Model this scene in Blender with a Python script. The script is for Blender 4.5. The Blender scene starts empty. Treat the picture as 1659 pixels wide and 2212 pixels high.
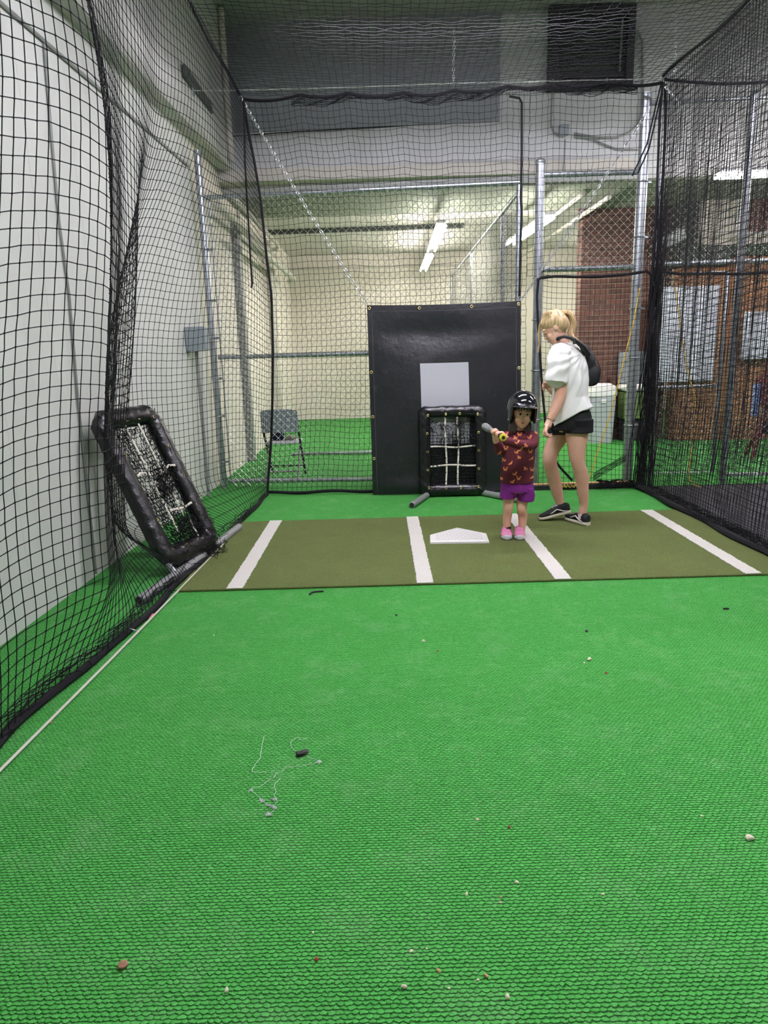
import bpy, math, random
import numpy as np
from mathutils import Vector, Matrix, Quaternion, noise
random.seed(7); np.random.seed(7)
SC = bpy.context.scene; COL = SC.collection
# ------------------------------------------------------------------ camera numbers
CF = 1500.0; CH = 1.43; CP = math.atan(346/1500); CA = 0.0285
_sp, _cp, _sa, _ca = math.sin(CP), math.cos(CP), math.sin(CA), math.cos(CA)
CR = Vector((_ca, -_sa*_sp, -_sa*_cp)); CU = Vector((_sa, _ca*_sp, _ca*_cp)); CFW = Vector((0, _cp, -_sp))
CPOS = Vector((0, 0, CH))
def _ray(x, y): return CFW + CR*((x-829.5)/CF) + CU*((1106-y)/CF)
def _on(x, y, ax, v):
    d = _ray(x, y); return CPOS + d*((v-CPOS[ax])/d[ax])
def G(x, y, z=0.0): return _on(x, y, 2, z)
def YP(x, y, v): return _on(x, y, 1, v)
def XP(x, y, v): return _on(x, y, 0, v)
cam_d = bpy.data.cameras.new('camera'); cam = bpy.data.objects.new('camera', cam_d); COL.objects.link(cam)
M = Matrix((CR, CU, -CFW)).transposed().to_4x4(); M.translation = CPOS
cam.matrix_world = M
cam_d.sensor_fit = 'VERTICAL'; cam_d.sensor_height = 36.0; cam_d.lens = CF*36/2212; cam_d.clip_start = .05
SC.camera = cam
SC.cycles.max_bounces = 4; SC.cycles.diffuse_bounces = 3; SC.cycles.glossy_bounces = 2; SC.cycles.transmission_bounces = 1
SC.cycles.use_light_tree = False
SC.cycles.caustics_reflective = False; SC.cycles.caustics_refractive = False
SC.view_settings.view_transform = 'Standard'; SC.view_settings.look = 'None'
SC.view_settings.exposure = 0.0; SC.view_settings.gamma = 1.0
try: SC.view_settings.use_curve_mapping = False
except Exception: pass
# ------------------------------------------------------------------ materials
def lin(c):
    return tuple(((v/255)/12.92 if v/255 <= .04045 else ((v/255+.055)/1.055)**2.4) for v in c)
class NT:
    def __init__(s, name):
        s.m = bpy.data.materials.new(name); s.m.use_nodes = True; s.t = s.m.node_tree
        s.b = s.t.nodes['Principled BSDF']; s.o = s.t.nodes['Material Output']
    def n(s, typ, **k):
        nd = s.t.nodes.new(typ)
        for a, v in k.items():
            if a.startswith('i_'):
                key = a[2:]; nd.inputs[int(key) if key.isdigit() else key.replace('_', ' ')].default_value = v
            else: setattr(nd, a, v)
        return nd
    def l(s, a, b): s.t.links.new(a, b)
    def math(s, op, a, b=None, c=None):
        nd = s.n('ShaderNodeMath', operation=op)
        for i, v in enumerate((a, b, c)):
            if v is None: continue
            if isinstance(v, (int, float)): nd.inputs[i].default_value = v
            else: s.l(v, nd.inputs[i])
        return nd.outputs[0]
    def coord(s): return s.n('ShaderNodeTexCoord').outputs['Object']
    def mix(s, f, a, b):
        nd = s.n('ShaderNodeMix', data_type='RGBA')
        for sock, v in ((nd.inputs[0], f), (nd.inputs[6], a), (nd.inputs[7], b)):
            if isinstance(v, (int, float)): sock.default_value = v
            elif isinstance(v, tuple): sock.default_value = (*v[:3], 1)
            else: s.l(v, sock)
        return nd.outputs[2]
    def noise(s, scale, detail=3, vec=None, rough=.55):
        nd = s.n('ShaderNodeTexNoise'); nd.inputs['Scale'].default_value = scale; nd.inputs['Detail'].default_value = detail
        nd.inputs['Roughness'].default_value = rough
        s.l(vec if vec is not None else s.coord(), nd.inputs['Vector']); return nd.outputs['Fac']
    def ramp(s, f, p0, p1, v0=0, v1=1):
        nd = s.n('ShaderNodeMapRange'); s.l(f, nd.inputs[0])
        for i, v in enumerate((p0, p1, v0, v1)): nd.inputs[i+1].default_value = v
        return nd.outputs[0]
    def bump(s, h, dist=.002, strength=1.0):
        nd = s.n('ShaderNodeBump'); nd.inputs['Distance'].default_value = dist; nd.inputs['Strength'].default_value = strength
        s.l(h, nd.inputs['Height']); s.l(nd.outputs[0], s.b.inputs['Normal'])
def mat(name, col, rough=.6, metal=0.0, var=0.0, vscale=6, bump=0.0, bscale=60, spec=.5, sss=0.0, coat=0.0, col2=None):
    t = NT(name); c = lin(col)
    t.b.inputs['Roughness'].default_value = rough; t.b.inputs['Metallic'].default_value = metal
    t.b.inputs['Specular IOR Level'].default_value = spec
    if sss: t.b.inputs['Subsurface Weight'].default_value = sss; t.b.inputs['Subsurface Radius'].default_value = (.01, .005, .003)
    if coat: t.b.inputs['Coat Weight'].default_value = coat; t.b.inputs['Coat Roughness'].default_value = .08
    if var or col2:
        c2 = lin(col2) if col2 else tuple(v*(1-var) for v in c)
        t.l(t.mix(t.ramp(t.noise(vscale, 4), .35, .68), c, c2), t.b.inputs['Base Color'])
    else: t.b.inputs['Base Color'].default_value = (*c, 1)
    if bump: t.bump(t.noise(bscale, 4), bump)
    return t.m
def emis(name, col, s):
    t = NT(name); t.b.inputs['Base Color'].default_value = (*lin(col), 1)
    t.b.inputs['Emission Color'].default_value = (*lin(col), 1); t.b.inputs['Emission Strength'].default_value = s
    return t.m
def turf_mat():
    t = NT('green_turf'); co = t.coord(); sep = t.n('ShaderNodeSeparateXYZ'); t.l(co, sep.inputs[0])
    wob = t.noise(30, 2); wob2 = t.noise(75, 2)
    y = t.math('ADD', sep.outputs[1], t.math('MULTIPLY', wob2, .012))
    x = t.math('ADD', sep.outputs[0], t.math('MULTIPLY', wob, .02))
    row = t.math('MULTIPLY', y, 1/.0112)
    ri0 = t.math('FLOOR', row)
    off = t.math('MULTIPLY', t.math('MODULO', t.math('ADD', ri0, 2000.0), 2.0), .5)
    cx = t.math('FRACT', t.math('ADD', t.math('MULTIPLY', x, 1/.0185), off))
    # rows of overlapping tufts, each a low dome with a gap under its near edge
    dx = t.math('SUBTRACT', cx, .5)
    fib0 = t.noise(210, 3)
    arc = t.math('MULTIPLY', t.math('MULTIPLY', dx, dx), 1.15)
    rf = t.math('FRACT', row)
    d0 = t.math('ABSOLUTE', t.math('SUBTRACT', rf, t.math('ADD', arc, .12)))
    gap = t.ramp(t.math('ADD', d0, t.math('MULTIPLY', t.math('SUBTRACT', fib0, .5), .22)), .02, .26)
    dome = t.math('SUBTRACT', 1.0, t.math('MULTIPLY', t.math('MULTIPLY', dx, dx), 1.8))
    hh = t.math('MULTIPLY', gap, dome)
    fib = t.noise(420, 2)
    wn = t.n('ShaderNodeTexWhiteNoise', noise_dimensions='2D'); cm = t.n('ShaderNodeCombineXYZ')
    t.l(t.math('FLOOR', t.math('ADD', t.math('MULTIPLY', x, 1/.0185), off)), cm.inputs[0]); t.l(ri0, cm.inputs[1]); t.l(cm.outputs[0], wn.inputs['Vector'])
    hsum = t.math('ADD', hh, t.math('MULTIPLY', fib, .45))
    dust = t.ramp(t.noise(4.5, 8, rough=.78), .5, .8)
    spots = t.ramp(t.noise(11, 3), .62, .8)
    d = t.math('MULTIPLY', t.math('ADD', dust, t.math('MULTIPLY', spots, .6)), .26)
    base = t.mix(t.ramp(hh, .0, .8), lin((8, 54, 12)), lin((92, 190, 88)))  # tuft self-shadow painted into the base colour: dark green in the gaps
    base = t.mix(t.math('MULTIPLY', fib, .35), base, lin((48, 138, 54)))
    base = t.mix(t.math('MULTIPLY', wn.outputs['Value'], .3), base, lin((44, 128, 46)))
    base = t.mix(d, base, lin((160, 196, 150)))
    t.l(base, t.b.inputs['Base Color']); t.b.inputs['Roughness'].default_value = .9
    t.b.inputs['Specular IOR Level'].default_value = .2
    t.bump(hsum, .006, 1.0); return t.m
def olive_mat(name, a, b, c):
    t = NT(name); n1 = t.noise(260, 2, rough=.7); n2 = t.noise(5, 4)
    base = t.mix(t.ramp(n1, .3, .7), lin(a), lin(b))
    base = t.mix(t.math('MULTIPLY', t.ramp(n2, .4, .75), .3), base, lin(c))
    sp = t.ramp(t.noise(600, 1), .68, .74)
    base = t.mix(t.math('MULTIPLY', sp, .5), base, lin((190, 185, 150)))
    t.l(base, t.b.inputs['Base Color']); t.b.inputs['Roughness'].default_value = .95; t.b.inputs['Specular IOR Level'].default_value = .15
    t.bump(n1, .006); return t.m
def brick_mat(name, a, b, mortar, axis='XZ'):
    t = NT(name); co = t.coord(); sep = t.n('ShaderNodeSeparateXYZ'); t.l(co, sep.inputs[0])
    cmb = t.n('ShaderNodeCombineXYZ'); t.l(sep.outputs[0 if axis == 'XZ' else 1], cmb.inputs[0]); t.l(sep.outputs[2], cmb.inputs[1])
    br = t.n('ShaderNodeTexBrick'); t.l(cmb.outputs[0], br.inputs['Vector'])
    br.inputs['Color1'].default_value = (*lin(a), 1); br.inputs['Color2'].default_value = (*lin(b), 1); br.inputs['Mortar'].default_value = (*lin(mortar), 1)
    br.inputs['Scale'].default_value = 1.0; br.inputs['Brick Width'].default_value = .215; br.inputs['Row Height'].default_value = .075
    br.inputs['Mortar Size'].default_value = .007; br.inputs['Bias'].default_value = -.2
    base = t.mix(t.math('MULTIPLY', t.ramp(t.noise(2.5, 4), .45, .75), .35), br.outputs['Color'], lin((62, 40, 34)))
    t.l(base, t.b.inputs['Base Color']); t.b.inputs['Roughness'].default_value = .85
    t.bump(t.math('ADD', t.math('MULTIPLY', br.outputs['Fac'], -1.0), t.math('MULTIPLY', t.noise(90, 3), .4)), .006); return t.m
def concrete_mat(name, a, b, stain, board=0.0, bumpd=.002, bs=40):
    t = NT(name); co = t.coord(); sep = t.n('ShaderNodeSeparateXYZ'); t.l(co, sep.inputs[0])
    mp = t.n('ShaderNodeMapping'); t.l(co, mp.inputs[0]); mp.inputs['Scale'].default_value = (6, 6, .35)
    streak = t.noise(1.6, 4, vec=mp.outputs[0]); n = t.noise(1.3, 5)
    base = t.mix(t.ramp(n, .3, .7), lin(a), lin(b))
    base = t.mix(t.math('MULTIPLY', t.ramp(streak, .55, .8), .25), base, lin(stain))
    t.l(base, t.b.inputs['Base Color']); t.b.inputs['Roughness'].default_value = .75
    hgt = t.noise(bs, 4)
    if board:
        w = t.math('PINGPONG', sep.outputs[1], board); hgt = t.math('ADD', hgt, t.math('MULTIPLY', t.ramp(w, 0, .006), 1.5))
    t.bump(hgt, bumpd); return t.m
def vinyl_mat(name, col, rough=.42, wr=.004, sc=9, scuff=.25):
    t = NT(name)
    n = t.noise(sc, 5); sf = t.ramp(t.noise(7, 6, rough=.75), .6, .78); sp = t.ramp(t.noise(38, 3, rough=.7), .66, .74)
    base = t.mix(t.math('MULTIPLY', t.math('ADD', sf, sp), scuff), lin(col), lin((120, 120, 126)))
    t.l(base, t.b.inputs['Base Color']); t.b.inputs['Roughness'].default_value = rough
    t.bump(n, wr); return t.m
def strap_mat(name):
    t = NT(name); n = t.noise(55, 2)
    t.l(t.mix(t.ramp(n, .56, .62), lin((214, 208, 192)), lin((30, 28, 26))), t.b.inputs['Base Color']); t.b.inputs['Roughness'].default_value = .8
    return t.m
def hair_mat(name, a, b, stretch=(60, 60, 6)):
    t = NT(name); mp = t.n('ShaderNodeMapping'); t.l(t.coord(), mp.inputs[0]); mp.inputs['Scale'].default_value = stretch
    n = t.noise(1.5, 4, vec=mp.outputs[0])
    t.l(t.mix(t.ramp(n, .35, .65), lin(a), lin(b)), t.b.inputs['Base Color']); t.b.inputs['Roughness'].default_value = .45
    t.bump(n, .003); return t.m
def skin_mat(name, a, b):
    t = NT(name); n = t.noise(9, 4)
    t.l(t.mix(t.ramp(n, .4, .75), lin(a), lin(b)), t.b.inputs['Base Color']); t.b.inputs['Roughness'].default_value = .5
    t.b.inputs['Subsurface Weight'].default_value = .12; t.b.inputs['Subsurface Radius'].default_value = (.012, .005, .003)
    t.b.inputs['Subsurface Scale'].default_value = .5
    return t.m
def cloth_mat(name, col, fold=.003, sc=12, stretch=(1, 1, .35), rough=.85):
    t = NT(name); mp = t.n('ShaderNodeMapping'); t.l(t.coord(), mp.inputs[0]); mp.inputs['Scale'].default_value = stretch
    n = t.noise(sc, 3, vec=mp.outputs[0]); t.b.inputs['Base Color'].default_value = (*lin(col), 1); t.b.inputs['Roughness'].default_value = rough
    t.b.inputs['Specular IOR Level'].default_value = .25
    t.bump(n, fold); return t.m
m = {}
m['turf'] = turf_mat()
m['olive'] = olive_mat('olive_turf', (64, 78, 38), (116, 128, 74), (88, 84, 50))
m['line'] = olive_mat('white_turf', (205, 203, 192), (238, 236, 226), (222, 216, 200))
m['wallw'] = concrete_mat('white_wall_paint', (216, 217, 208), (202, 204, 196), (170, 168, 152), .31)
m['stucco'] = concrete_mat('rough_stucco', (205, 205, 196), (184, 185, 176), (150, 150, 138), 0, .014, 55)
m['cream'] = concrete_mat('cream_wall_paint', (226, 220, 208), (216, 209, 195), (188, 178, 160), .42)
m['header'] = concrete_mat('grey_header_paint', (196, 198, 196), (182, 184, 182), (140, 142, 136), 0)
m['darkpanel'] = mat('dark_grey_panel', (140, 144, 148), .7, var=.12)
m['ceil'] = mat('ceiling_paint', (198, 194, 184), .8, var=.08)
m['ceilhi'] = mat('high_ceiling_paint', (170, 170, 164), .8, var=.1)
m['beam'] = mat('dark_beam_paint', (60, 66, 58), .6)
m['brick'] = brick_mat('red_brick', (94, 62, 52), (70, 50, 44), (112, 96, 84))
m['tanbrick'] = brick_mat('tan_brick', (160, 110, 68), (132, 86, 54), (150, 124, 94))
m['galv'] = mat('galvanised_steel', (176, 182, 186), .38, .85, var=.35, vscale=22, bump=.0004)
m['galvw'] = mat('wire_steel', (214, 216, 214), .35, .8)
m['chain'] = mat('bright_chain', (214, 216, 216), .3, .9)
m['net'] = mat('black_cord', (17, 17, 19), .8, spec=.2)
m['rope'] = mat('black_rope', (20, 20, 23), .85, bump=.003, bscale=120, spec=.2)
m['vinyl'] = vinyl_mat('black_vinyl', (11, 11, 14), .30, .012, 11, .04)
m['tarp'] = vinyl_mat('black_tarpaulin', (17, 18, 23), .40, .016, 3.5, .26)
m['tarpw'] = vinyl_mat('white_tarpaulin_patch', (168, 170, 174), .5, .003, 6, .10)
m['brass'] = mat('brass', (206, 186, 120), .3, .9)
m['strap'] = strap_mat('worn_white_strap')
m['rubber'] = mat('black_rubber', (34, 34, 37), .7, var=.3, bump=.001)
m['plate'] = mat('white_rubber_plate', (226, 225, 218), .55, var=.06, vscale=20)
m['conduit'] = mat('grey_conduit', (138, 140, 138), .5, .3)
m['greypaint'] = mat('grey_enamel', (136, 146, 150), .5, var=.1)
m['darkmetal'] = mat('dark_louver_metal', (62, 60, 66), .6, .2, var=.3)
m['tube'] = emis('lit_tube', (246, 240, 255), 235)
m['tubew'] = emis('warm_lit_tube', (255, 247, 242), 92)
m['white'] = mat('white_enamel', (232, 232, 228), .4)
m['pipe'] = mat('painted_pipe', (200, 196, 182), .5, var=.15)
m['wood'] = mat('pine_strip', (212, 170, 104), .6, var=.2, vscale=30)
m['yellow'] = mat('yellow_cord', (226, 188, 84), .6, bump=.002, bscale=150)
m['red'] = mat('dark_red_enamel', (112, 24, 26), .45, var=.25)
m['blue'] = mat('blue_plastic', (92, 116, 176), .5)
m['navy'] = mat('navy_fabric', (30, 34, 70), .8)
m['board'] = mat('pale_blue_white_board', (212, 220, 232), .5, var=.05)
m['greencab'] = mat('green_cabinet', (96, 118, 66), .5)
m['binlid'] = mat('bin_grey_plastic', (186, 190, 194), .5, var=.06)
m['soffit'] = mat('soffit_paint', (128, 134, 118), .8, var=.1)
m['wiredull'] = mat('dull_wire', (150, 150, 140), .6, .3)
m['matblack'] = mat('charcoal_floor_mat', (38, 38, 41), .85, var=.2, bump=.002)
# ------------------------------------------------------------------ mesh helpers
ORG = {}
def _newmesh(name, v, f, mats, mi=None, smooth=True):
    me = bpy.data.meshes.new(name); me.from_pydata(v, [], f)
    for x in mats: me.materials.append(x)
    if mi is not None: me.polygons.foreach_set('material_index', mi)
    me.polygons.foreach_set('use_smooth', [bool(smooth)]*len(me.polygons)); me.update(); return me
def link(name, me, parent=None, loc=None):
    o = bpy.data.objects.new(name, me); COL.objects.link(o)
    if parent is not None:
        o.parent = parent; org = ORG[parent.name]
        me.transform(Matrix.Translation(-org)); ORG[o.name] = org
    else:
        loc = Vector(loc) if loc is not None else Vector((0, 0, 0))
        if me is not None and loc.length: me.transform(Matrix.Translation(-loc))
        o.location = loc; ORG[o.name] = loc
    return o
def tag(o, label, cat, group=None, kind=None):
    o['label'] = label; o['category'] = cat
    if group: o['group'] = group
    if kind: o['kind'] = kind
    return o
def thing(name, label, cat, loc, group=None):
    o = bpy.data.objects.new(name, None); o.empty_display_size = .05; COL.objects.link(o)
    o.location = loc; ORG[o.name] = Vector(loc); return tag(o, label, cat, group)
def frame_of(t, ref=None):
    t = t.normalized()
    r = ref if ref is not None else (Vector((0, 0, 1)) if abs(t.z) < .9 else Vector((1, 0, 0)))
    a = t.cross(r).normalized(); return a, a.cross(t).normalized()
class MB:
    def __init__(s): s.v = []; s.f = []; s.mi = []
    def add(s, v, f, mi=0):
        o = len(s.v); s.v += [tuple(x) for x in v]; s.f += [tuple(i+o for i in q) for q in f]; s.mi += [mi]*len(f); return s
    def box(s, lo, hi, mi=0, M=None):
        v = [Vector((x, y, z)) for z in (lo[2], hi[2]) for y in (lo[1], hi[1]) for x in (lo[0], hi[0])]
        if M is not None: v = [M @ q for q in v]
        return s.add(v, [(0, 2, 3, 1), (4, 5, 7, 6), (0, 1, 5, 4), (2, 6, 7, 3), (0, 4, 6, 2), (1, 3, 7, 5)], mi)
    def rbox(s, lo, hi, b=.01, mi=0, M=None):
        lo, hi = Vector(lo), Vector(hi); b = min(b, *( (hi-lo)*.49 ))
        v = []; idx = {}
        f = []
        c = [lo, hi]
        for ix in (0, 1):
            for iy in (0, 1):
                for iz in (0, 1):
                    p = Vector((c[ix].x, c[iy].y, c[iz].z)); sg = Vector((1-2*ix, 1-2*iy, 1-2*iz))*b
                    for k in range(3):
                        q = p+sg; q[k] = p[k]; idx[(ix, iy, iz, k)] = len(v); v.append(q)
        I = lambda ix, iy, iz, k: idx[(ix, iy, iz, k)]
        for e in (0, 1):
            q = [I(e, 0, 0, 0), I(e, 1, 0, 0), I(e, 1, 1, 0), I(e, 0, 1, 0)]; f.append(q if e else q[::-1])
            q = [I(0, e, 0, 1), I(0, e, 1, 1), I(1, e, 1, 1), I(1, e, 0, 1)]; f.append(q if e else q[::-1])
            q = [I(0, 0, e, 2), I(1, 0, e, 2), I(1, 1, e, 2), I(0, 1, e, 2)]; f.append(q if e else q[::-1])
        for a in (0, 1):
            for b_ in (0, 1):
                f.append([I(a, b_, 0, 0), I(a, b_, 1, 0), I(a, b_, 1, 1), I(a, b_, 0, 1)])
                f.append([I(a, 0, b_, 0), I(a, 1, b_, 0), I(a, 1, b_, 2), I(a, 0, b_, 2)])
                f.append([I(0, a, b_, 1), I(1, a, b_, 1), I(1, a, b_, 2), I(0, a, b_, 2)])
        for k, t in idx.items():
            if k[3] == 0: f.append([I(*k[:3], 0), I(*k[:3], 1), I(*k[:3], 2)])
        if M is not None: v = [M @ q for q in v]
        return s.add(v, f, mi)
    def tube(s, pts, r, n=8, closed=False, mi=0, caps=True, ref=None, flat=1.0):
        pts = [Vector(p) for p in pts]; N = len(pts)
        rs = list(r) if hasattr(r, '__len__') else [r]*N
        T = []
        for i in range(N):
            a = pts[(i-1) % N] if (closed or i) else pts[0]; b = pts[(i+1) % N] if (closed or i < N-1) else pts[-1]
            d = b-a; T.append(d.normalized() if d.length > 1e-9 else Vector((0, 0, 1)))
        a, b = frame_of(T[0], ref); v = []
        for i in range(N):
            if i:
                q = T[i-1].rotation_difference(T[i]); a = q @ a; b = q @ b
            for k in range(n):
                t = 2*math.pi*k/n; v.append(pts[i]+a*(math.cos(t)*rs[i])+b*(math.sin(t)*rs[i]*flat))
        f = []
        for i in range(N if closed else N-1):
            j = (i+1) % N
            for k in range(n): f.append((i*n+k, i*n+(k+1) % n, j*n+(k+1) % n, j*n+k))
        if caps and not closed:
            f.append(tuple(range(n))[::-1]); f.append(tuple((N-1)*n+k for k in range(n)))
        return s.add(v, f, mi)
    def torus(s, c, ax, R, r, n=16, k=6, mi=0):
        c = Vector(c); a, b = frame_of(Vector(ax))
        return s.tube([c+a*(math.cos(2*math.pi*i/n)*R)+b*(math.sin(2*math.pi*i/n)*R) for i in range(n)], r, k, True, mi)
    def ell(s, c, r, A=None, n=16, k=10, mi=0):
        c = Vector(c); r = (r, r, r) if not hasattr(r, '__len__') else r
        v = []; f = []
        for i in range(k+1):
            th = math.pi*i/k
            for j in range(n):
                ph = 2*math.pi*j/n
                q = Vector((r[0]*math.sin(th)*math.cos(ph), r[1]*math.sin(th)*math.sin(ph), r[2]*math.cos(th)))
                v.append(c+(A @ q if A is not None else q))
        for i in range(k):
            for j in range(n):
                f.append((i*n+j, (i+1)*n+j, (i+1)*n+(j+1) % n, i*n+(j+1) % n))
        # weld poles
        o = len(s.v); s.add(v, [], mi)
        for q in f:
            i = q[0]//n
            a_ = [x if n <= x < k*n else (0 if x < n else k*n) for x in q]
            b_ = []
            for x in a_:
                if x not in b_: b_.append(x)
            if len(b_) > 2: s.f.append(tuple(x+o for x in b_)); s.mi.append(mi)
        return s
    def rings(s, R, mi=0, caps=True):
        n = len(R[0]); v = [p for r in R for p in r]; f = []
        for i in range(len(R)-1):
            for k in range(n): f.append((i*n+k, i*n+(k+1) % n, (i+1)*n+(k+1) % n, (i+1)*n+k))
        if caps: f.append(tuple(range(n))[::-1]); f.append(tuple((len(R)-1)*n+k for k in range(n)))
        return s.add(v, f, mi)
    def loft(s, secs, n=20, mi=0, p=2.0):
        # secs: (centre, axis a, ra, axis b, rb)
        R = []
        for c, a, ra, b, rb in secs:
            c = Vector(c); ring = []
            for k in range(n):
                t = 2*math.pi*k/n; ct, st = math.cos(t), math.sin(t)
                e = 2/p; ring.append(c+Vector(a)*(ra*math.copysign(abs(ct)**e, ct))+Vector(b)*(rb*math.copysign(abs(st)**e, st)))
            R.append(ring)
        return s.rings(R, mi)
    def prism(s, pts, d, mi=0):
        n = len(pts); d = Vector(d); pts = [Vector(p) for p in pts]
        v = pts+[p+d for p in pts]
        f = [tuple(range(n))[::-1], tuple(n+k for k in range(n))]+[(k, (k+1) % n, n+(k+1) % n, n+k) for k in range(n)]
        return s.add(v, f, mi)
    def xf(s, M): s.v = [tuple(M @ Vector(p)) for p in s.v]; return s
    def obj(s, name, mats, parent=None, loc=None, smooth=True, auto=True):
        mats = mats if isinstance(mats, (list, tuple)) else [mats]
        me = _newmesh(name, s.v, s.f, mats, s.mi, smooth)
        if smooth and auto:
            try: me.set_sharp_from_angle(angle=math.radians(42))
            except Exception: pass
        o = link(name, me, parent, loc); return o
def struct(o): o['kind'] = 'structure'; return o
def remesh(mb, vox, smooth=4, name='body'):
    me = _newmesh(name, mb.v, mb.f, [], None, True)
    o = bpy.data.objects.new('tmp', me); COL.objects.link(o)
    r = o.modifiers.new('r', 'REMESH'); r.mode = 'VOXEL'; r.voxel_size = vox; r.use_smooth_shade = True
    if smooth:
        q = o.modifiers.new('s', 'SMOOTH'); q.factor = .5; q.iterations = smooth
    dg = bpy.context.evaluated_depsgraph_get(); dg.update()
    out = bpy.data.meshes.new_from_object(o.evaluated_get(dg)); out.name = name
    bpy.data.objects.remove(o); bpy.data.meshes.remove(me)
    out.polygons.foreach_set('use_smooth', [True]*len(out.polygons)); return out
def meshobj(name, me, mats, parent=None, loc=None):
    me.materials.clear()
    for x in mats: me.materials.append(x)
    return link(name, me, parent, loc)
# ------------------------------------------------------------------ netting made of real cords
def cord_arrays(L, r, ref):
    # L: (lines, nodes, 3)
    T = np.gradient(L, axis=1); T /= np.linalg.norm(T, axis=2, keepdims=True)+1e-12
    a = np.cross(T, np.array(ref)); a /= np.linalg.norm(a, axis=2, keepdims=True)+1e-12
    b = np.cross(a, T)
    n = 3; V = np.stack([L+r*(math.cos(2*math.pi*k/n)*a+math.sin(2*math.pi*k/n)*b) for k in range(n)], axis=2)
    l, N = L.shape[:2]
    base = (np.arange(l)[:, None, None]*N+np.arange(N-1)[None, :, None])*n
    k = np.arange(n)[None, None, :]; k2 = (k+1) % n
    F = np.stack([base+k, base+k2, base+n+k2, base+n+k], axis=-1).reshape(-1, 4)
    return V.reshape(-1, 3), F
def net_mesh(name, P, r, ref=(0.3, 0.5, 0.81), knot=0, sub=1):
    Vs = []; Fs = []; off = 0
    for L in (P, P.transpose(1, 0, 2)):
        V, F = cord_arrays(L, r, ref); Vs.append(V); Fs.append(F+off); off += len(V)
    if knot:
        K = P.reshape(-1, 3); d = np.array([[1, 0, 0], [-1, 0, 0], [0, 1, 0], [0, -1, 0], [0, 0, 1], [0, 0, -1]])*knot
        V = (K[:, None, :]+d[None]).reshape(-1, 3); i = np.arange(len(K))[:, None, None]*6
        q = np.array([[0, 2, 1, 4], [0, 3, 1, 5], [0, 4, 2, 4], [0, 2, 4, 4]])
        tri = np.array([[0, 2, 4], [2, 1, 4], [1, 3, 4], [3, 0, 4], [2, 0, 5], [1, 2, 5], [3, 1, 5], [0, 3, 5]])
        T = (i+tri[None]).reshape(-1, 3)+off; Vs.append(V)
    else: T = np.zeros((0, 3), int)
    V = np.concatenate(Vs); F = np.concatenate(Fs)
    me = bpy.data.meshes.new(name); me.vertices.add(len(V)); me.vertices.foreach_set('co', V.astype(np.float32).ravel())
    nl = F.size+T.size; me.loops.add(nl); me.loops.foreach_set('vertex_index', np.concatenate([F.ravel(), T.ravel()]).astype(np.int32))
    st = np.concatenate([np.arange(len(F))*4, F.size+np.arange(len(T))*3]).astype(np.int32)
    me.polygons.add(len(F)+len(T)); me.polygons.foreach_set('loop_start', st)
    me.update(calc_edges=True); me.validate()
    me.materials.append(m['net']); return me
def sm(x, a, b):
    t = np.clip((x-a)/(b-a), 0, 1); return t*t*(3-2*t)
# ------------------------------------------------------------------ the room
def wx(y): return -2.007+(y-3.36)*.0314
def hy(x): return 9.14-.045*x
def slab(name, pts, z0, z1, mt): return struct(MB().prism([(x, y, z0) for x, y in pts], (0, 0, z1-z0)).obj(name, mt, smooth=False))
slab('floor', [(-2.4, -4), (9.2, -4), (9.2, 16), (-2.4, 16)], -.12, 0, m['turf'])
slab('wall_left', [(-2.6, -4), (wx(-4), -4), (wx(7.72), 7.72), (-2.6, 7.72)], 0, 3.58, m['wallw'])
slab('wall_left_upper', [(-2.6, -4), (wx(-4)+.15, -4), (wx(8.9)+.15, 8.9), (-2.6, 8.9)], 3.58, 5.25, m['stucco'])
slab('wall_left_rear', [(-2.6, 7.72), (-1.875, 7.72), (-1.86, 15.8), (-2.6, 15.8)], 0, 3.58, m['cream'])
slab('wall_header', [(-2.6, hy(-2.6)), (9.2, hy(9.2)), (9.2, hy(9.2)+.3), (-2.6, hy(-2.6)+.3)], 3.37, 5.25, m['header'])
slab('ceiling', [(-2.6, -4), (9.2, -4), (9.2, 9.4), (-2.6, 9.4)], 5.2, 5.4, m['ceilhi'])
slab('ceiling_rear', [(-2.6, 9.0), (9.2, 9.0), (9.2, 16), (-2.6, 16)], 3.46, 3.6, m['ceil'])
slab('trim_1', [(-1.9, hy(0)+.1), (9, hy(9)+.1), (9, 10.55), (-1.9, 10.7)], 3.35, 3.5, m['soffit'])
slab('trim_2', [(-1.9, 12.34), (1.45, 12.2), (1.45, 12.28), (-1.9, 12.42)], 3.39, 3.5, m['beam'])
slab('trim_3', [(-1.88, hy(-1.88)-.04), (1.5, hy(1.5)-.04), (1.5, hy(1.5)+.01), (-1.88, hy(-1.88)+.01)], 4.05, 5.2, m['darkpanel'])
slab('wall_back', [(-2.6, 15.62), (9.2, 15.62), (9.2, 15.9), (-2.6, 15.9)], 0, 3.6, m['cream'])
slab('wall_right', [(9.0, -4), (9.3, -4), (9.3, 16), (9.0, 16)], 0, 5.3, m['wallw'])
slab('wall_front', [(-2.6, -4.2), (9.2, -4.2), (9.2, -4), (-2.6, -4)], 0, 5.3, m['wallw'])
slab('wall_brick', [(3.03, 10.85), (4.36, 10.8), (4.36, 11.1), (3.03, 11.1)], 0, 3.46, m['brick'])
slab('wall_tan_brick', [(4.36, 10.42), (9.1, 10.2), (9.1, 10.5), (4.36, 10.72)], 0, 2.62, m['tanbrick'])
slab('trim_4', [(4.5, 10.33), (9.1, 10.11), (9.1, 10.5), (4.5, 10.7)], 2.62, 2.76, mat('green_ledge_paint', (66, 84, 58), .6))
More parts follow.
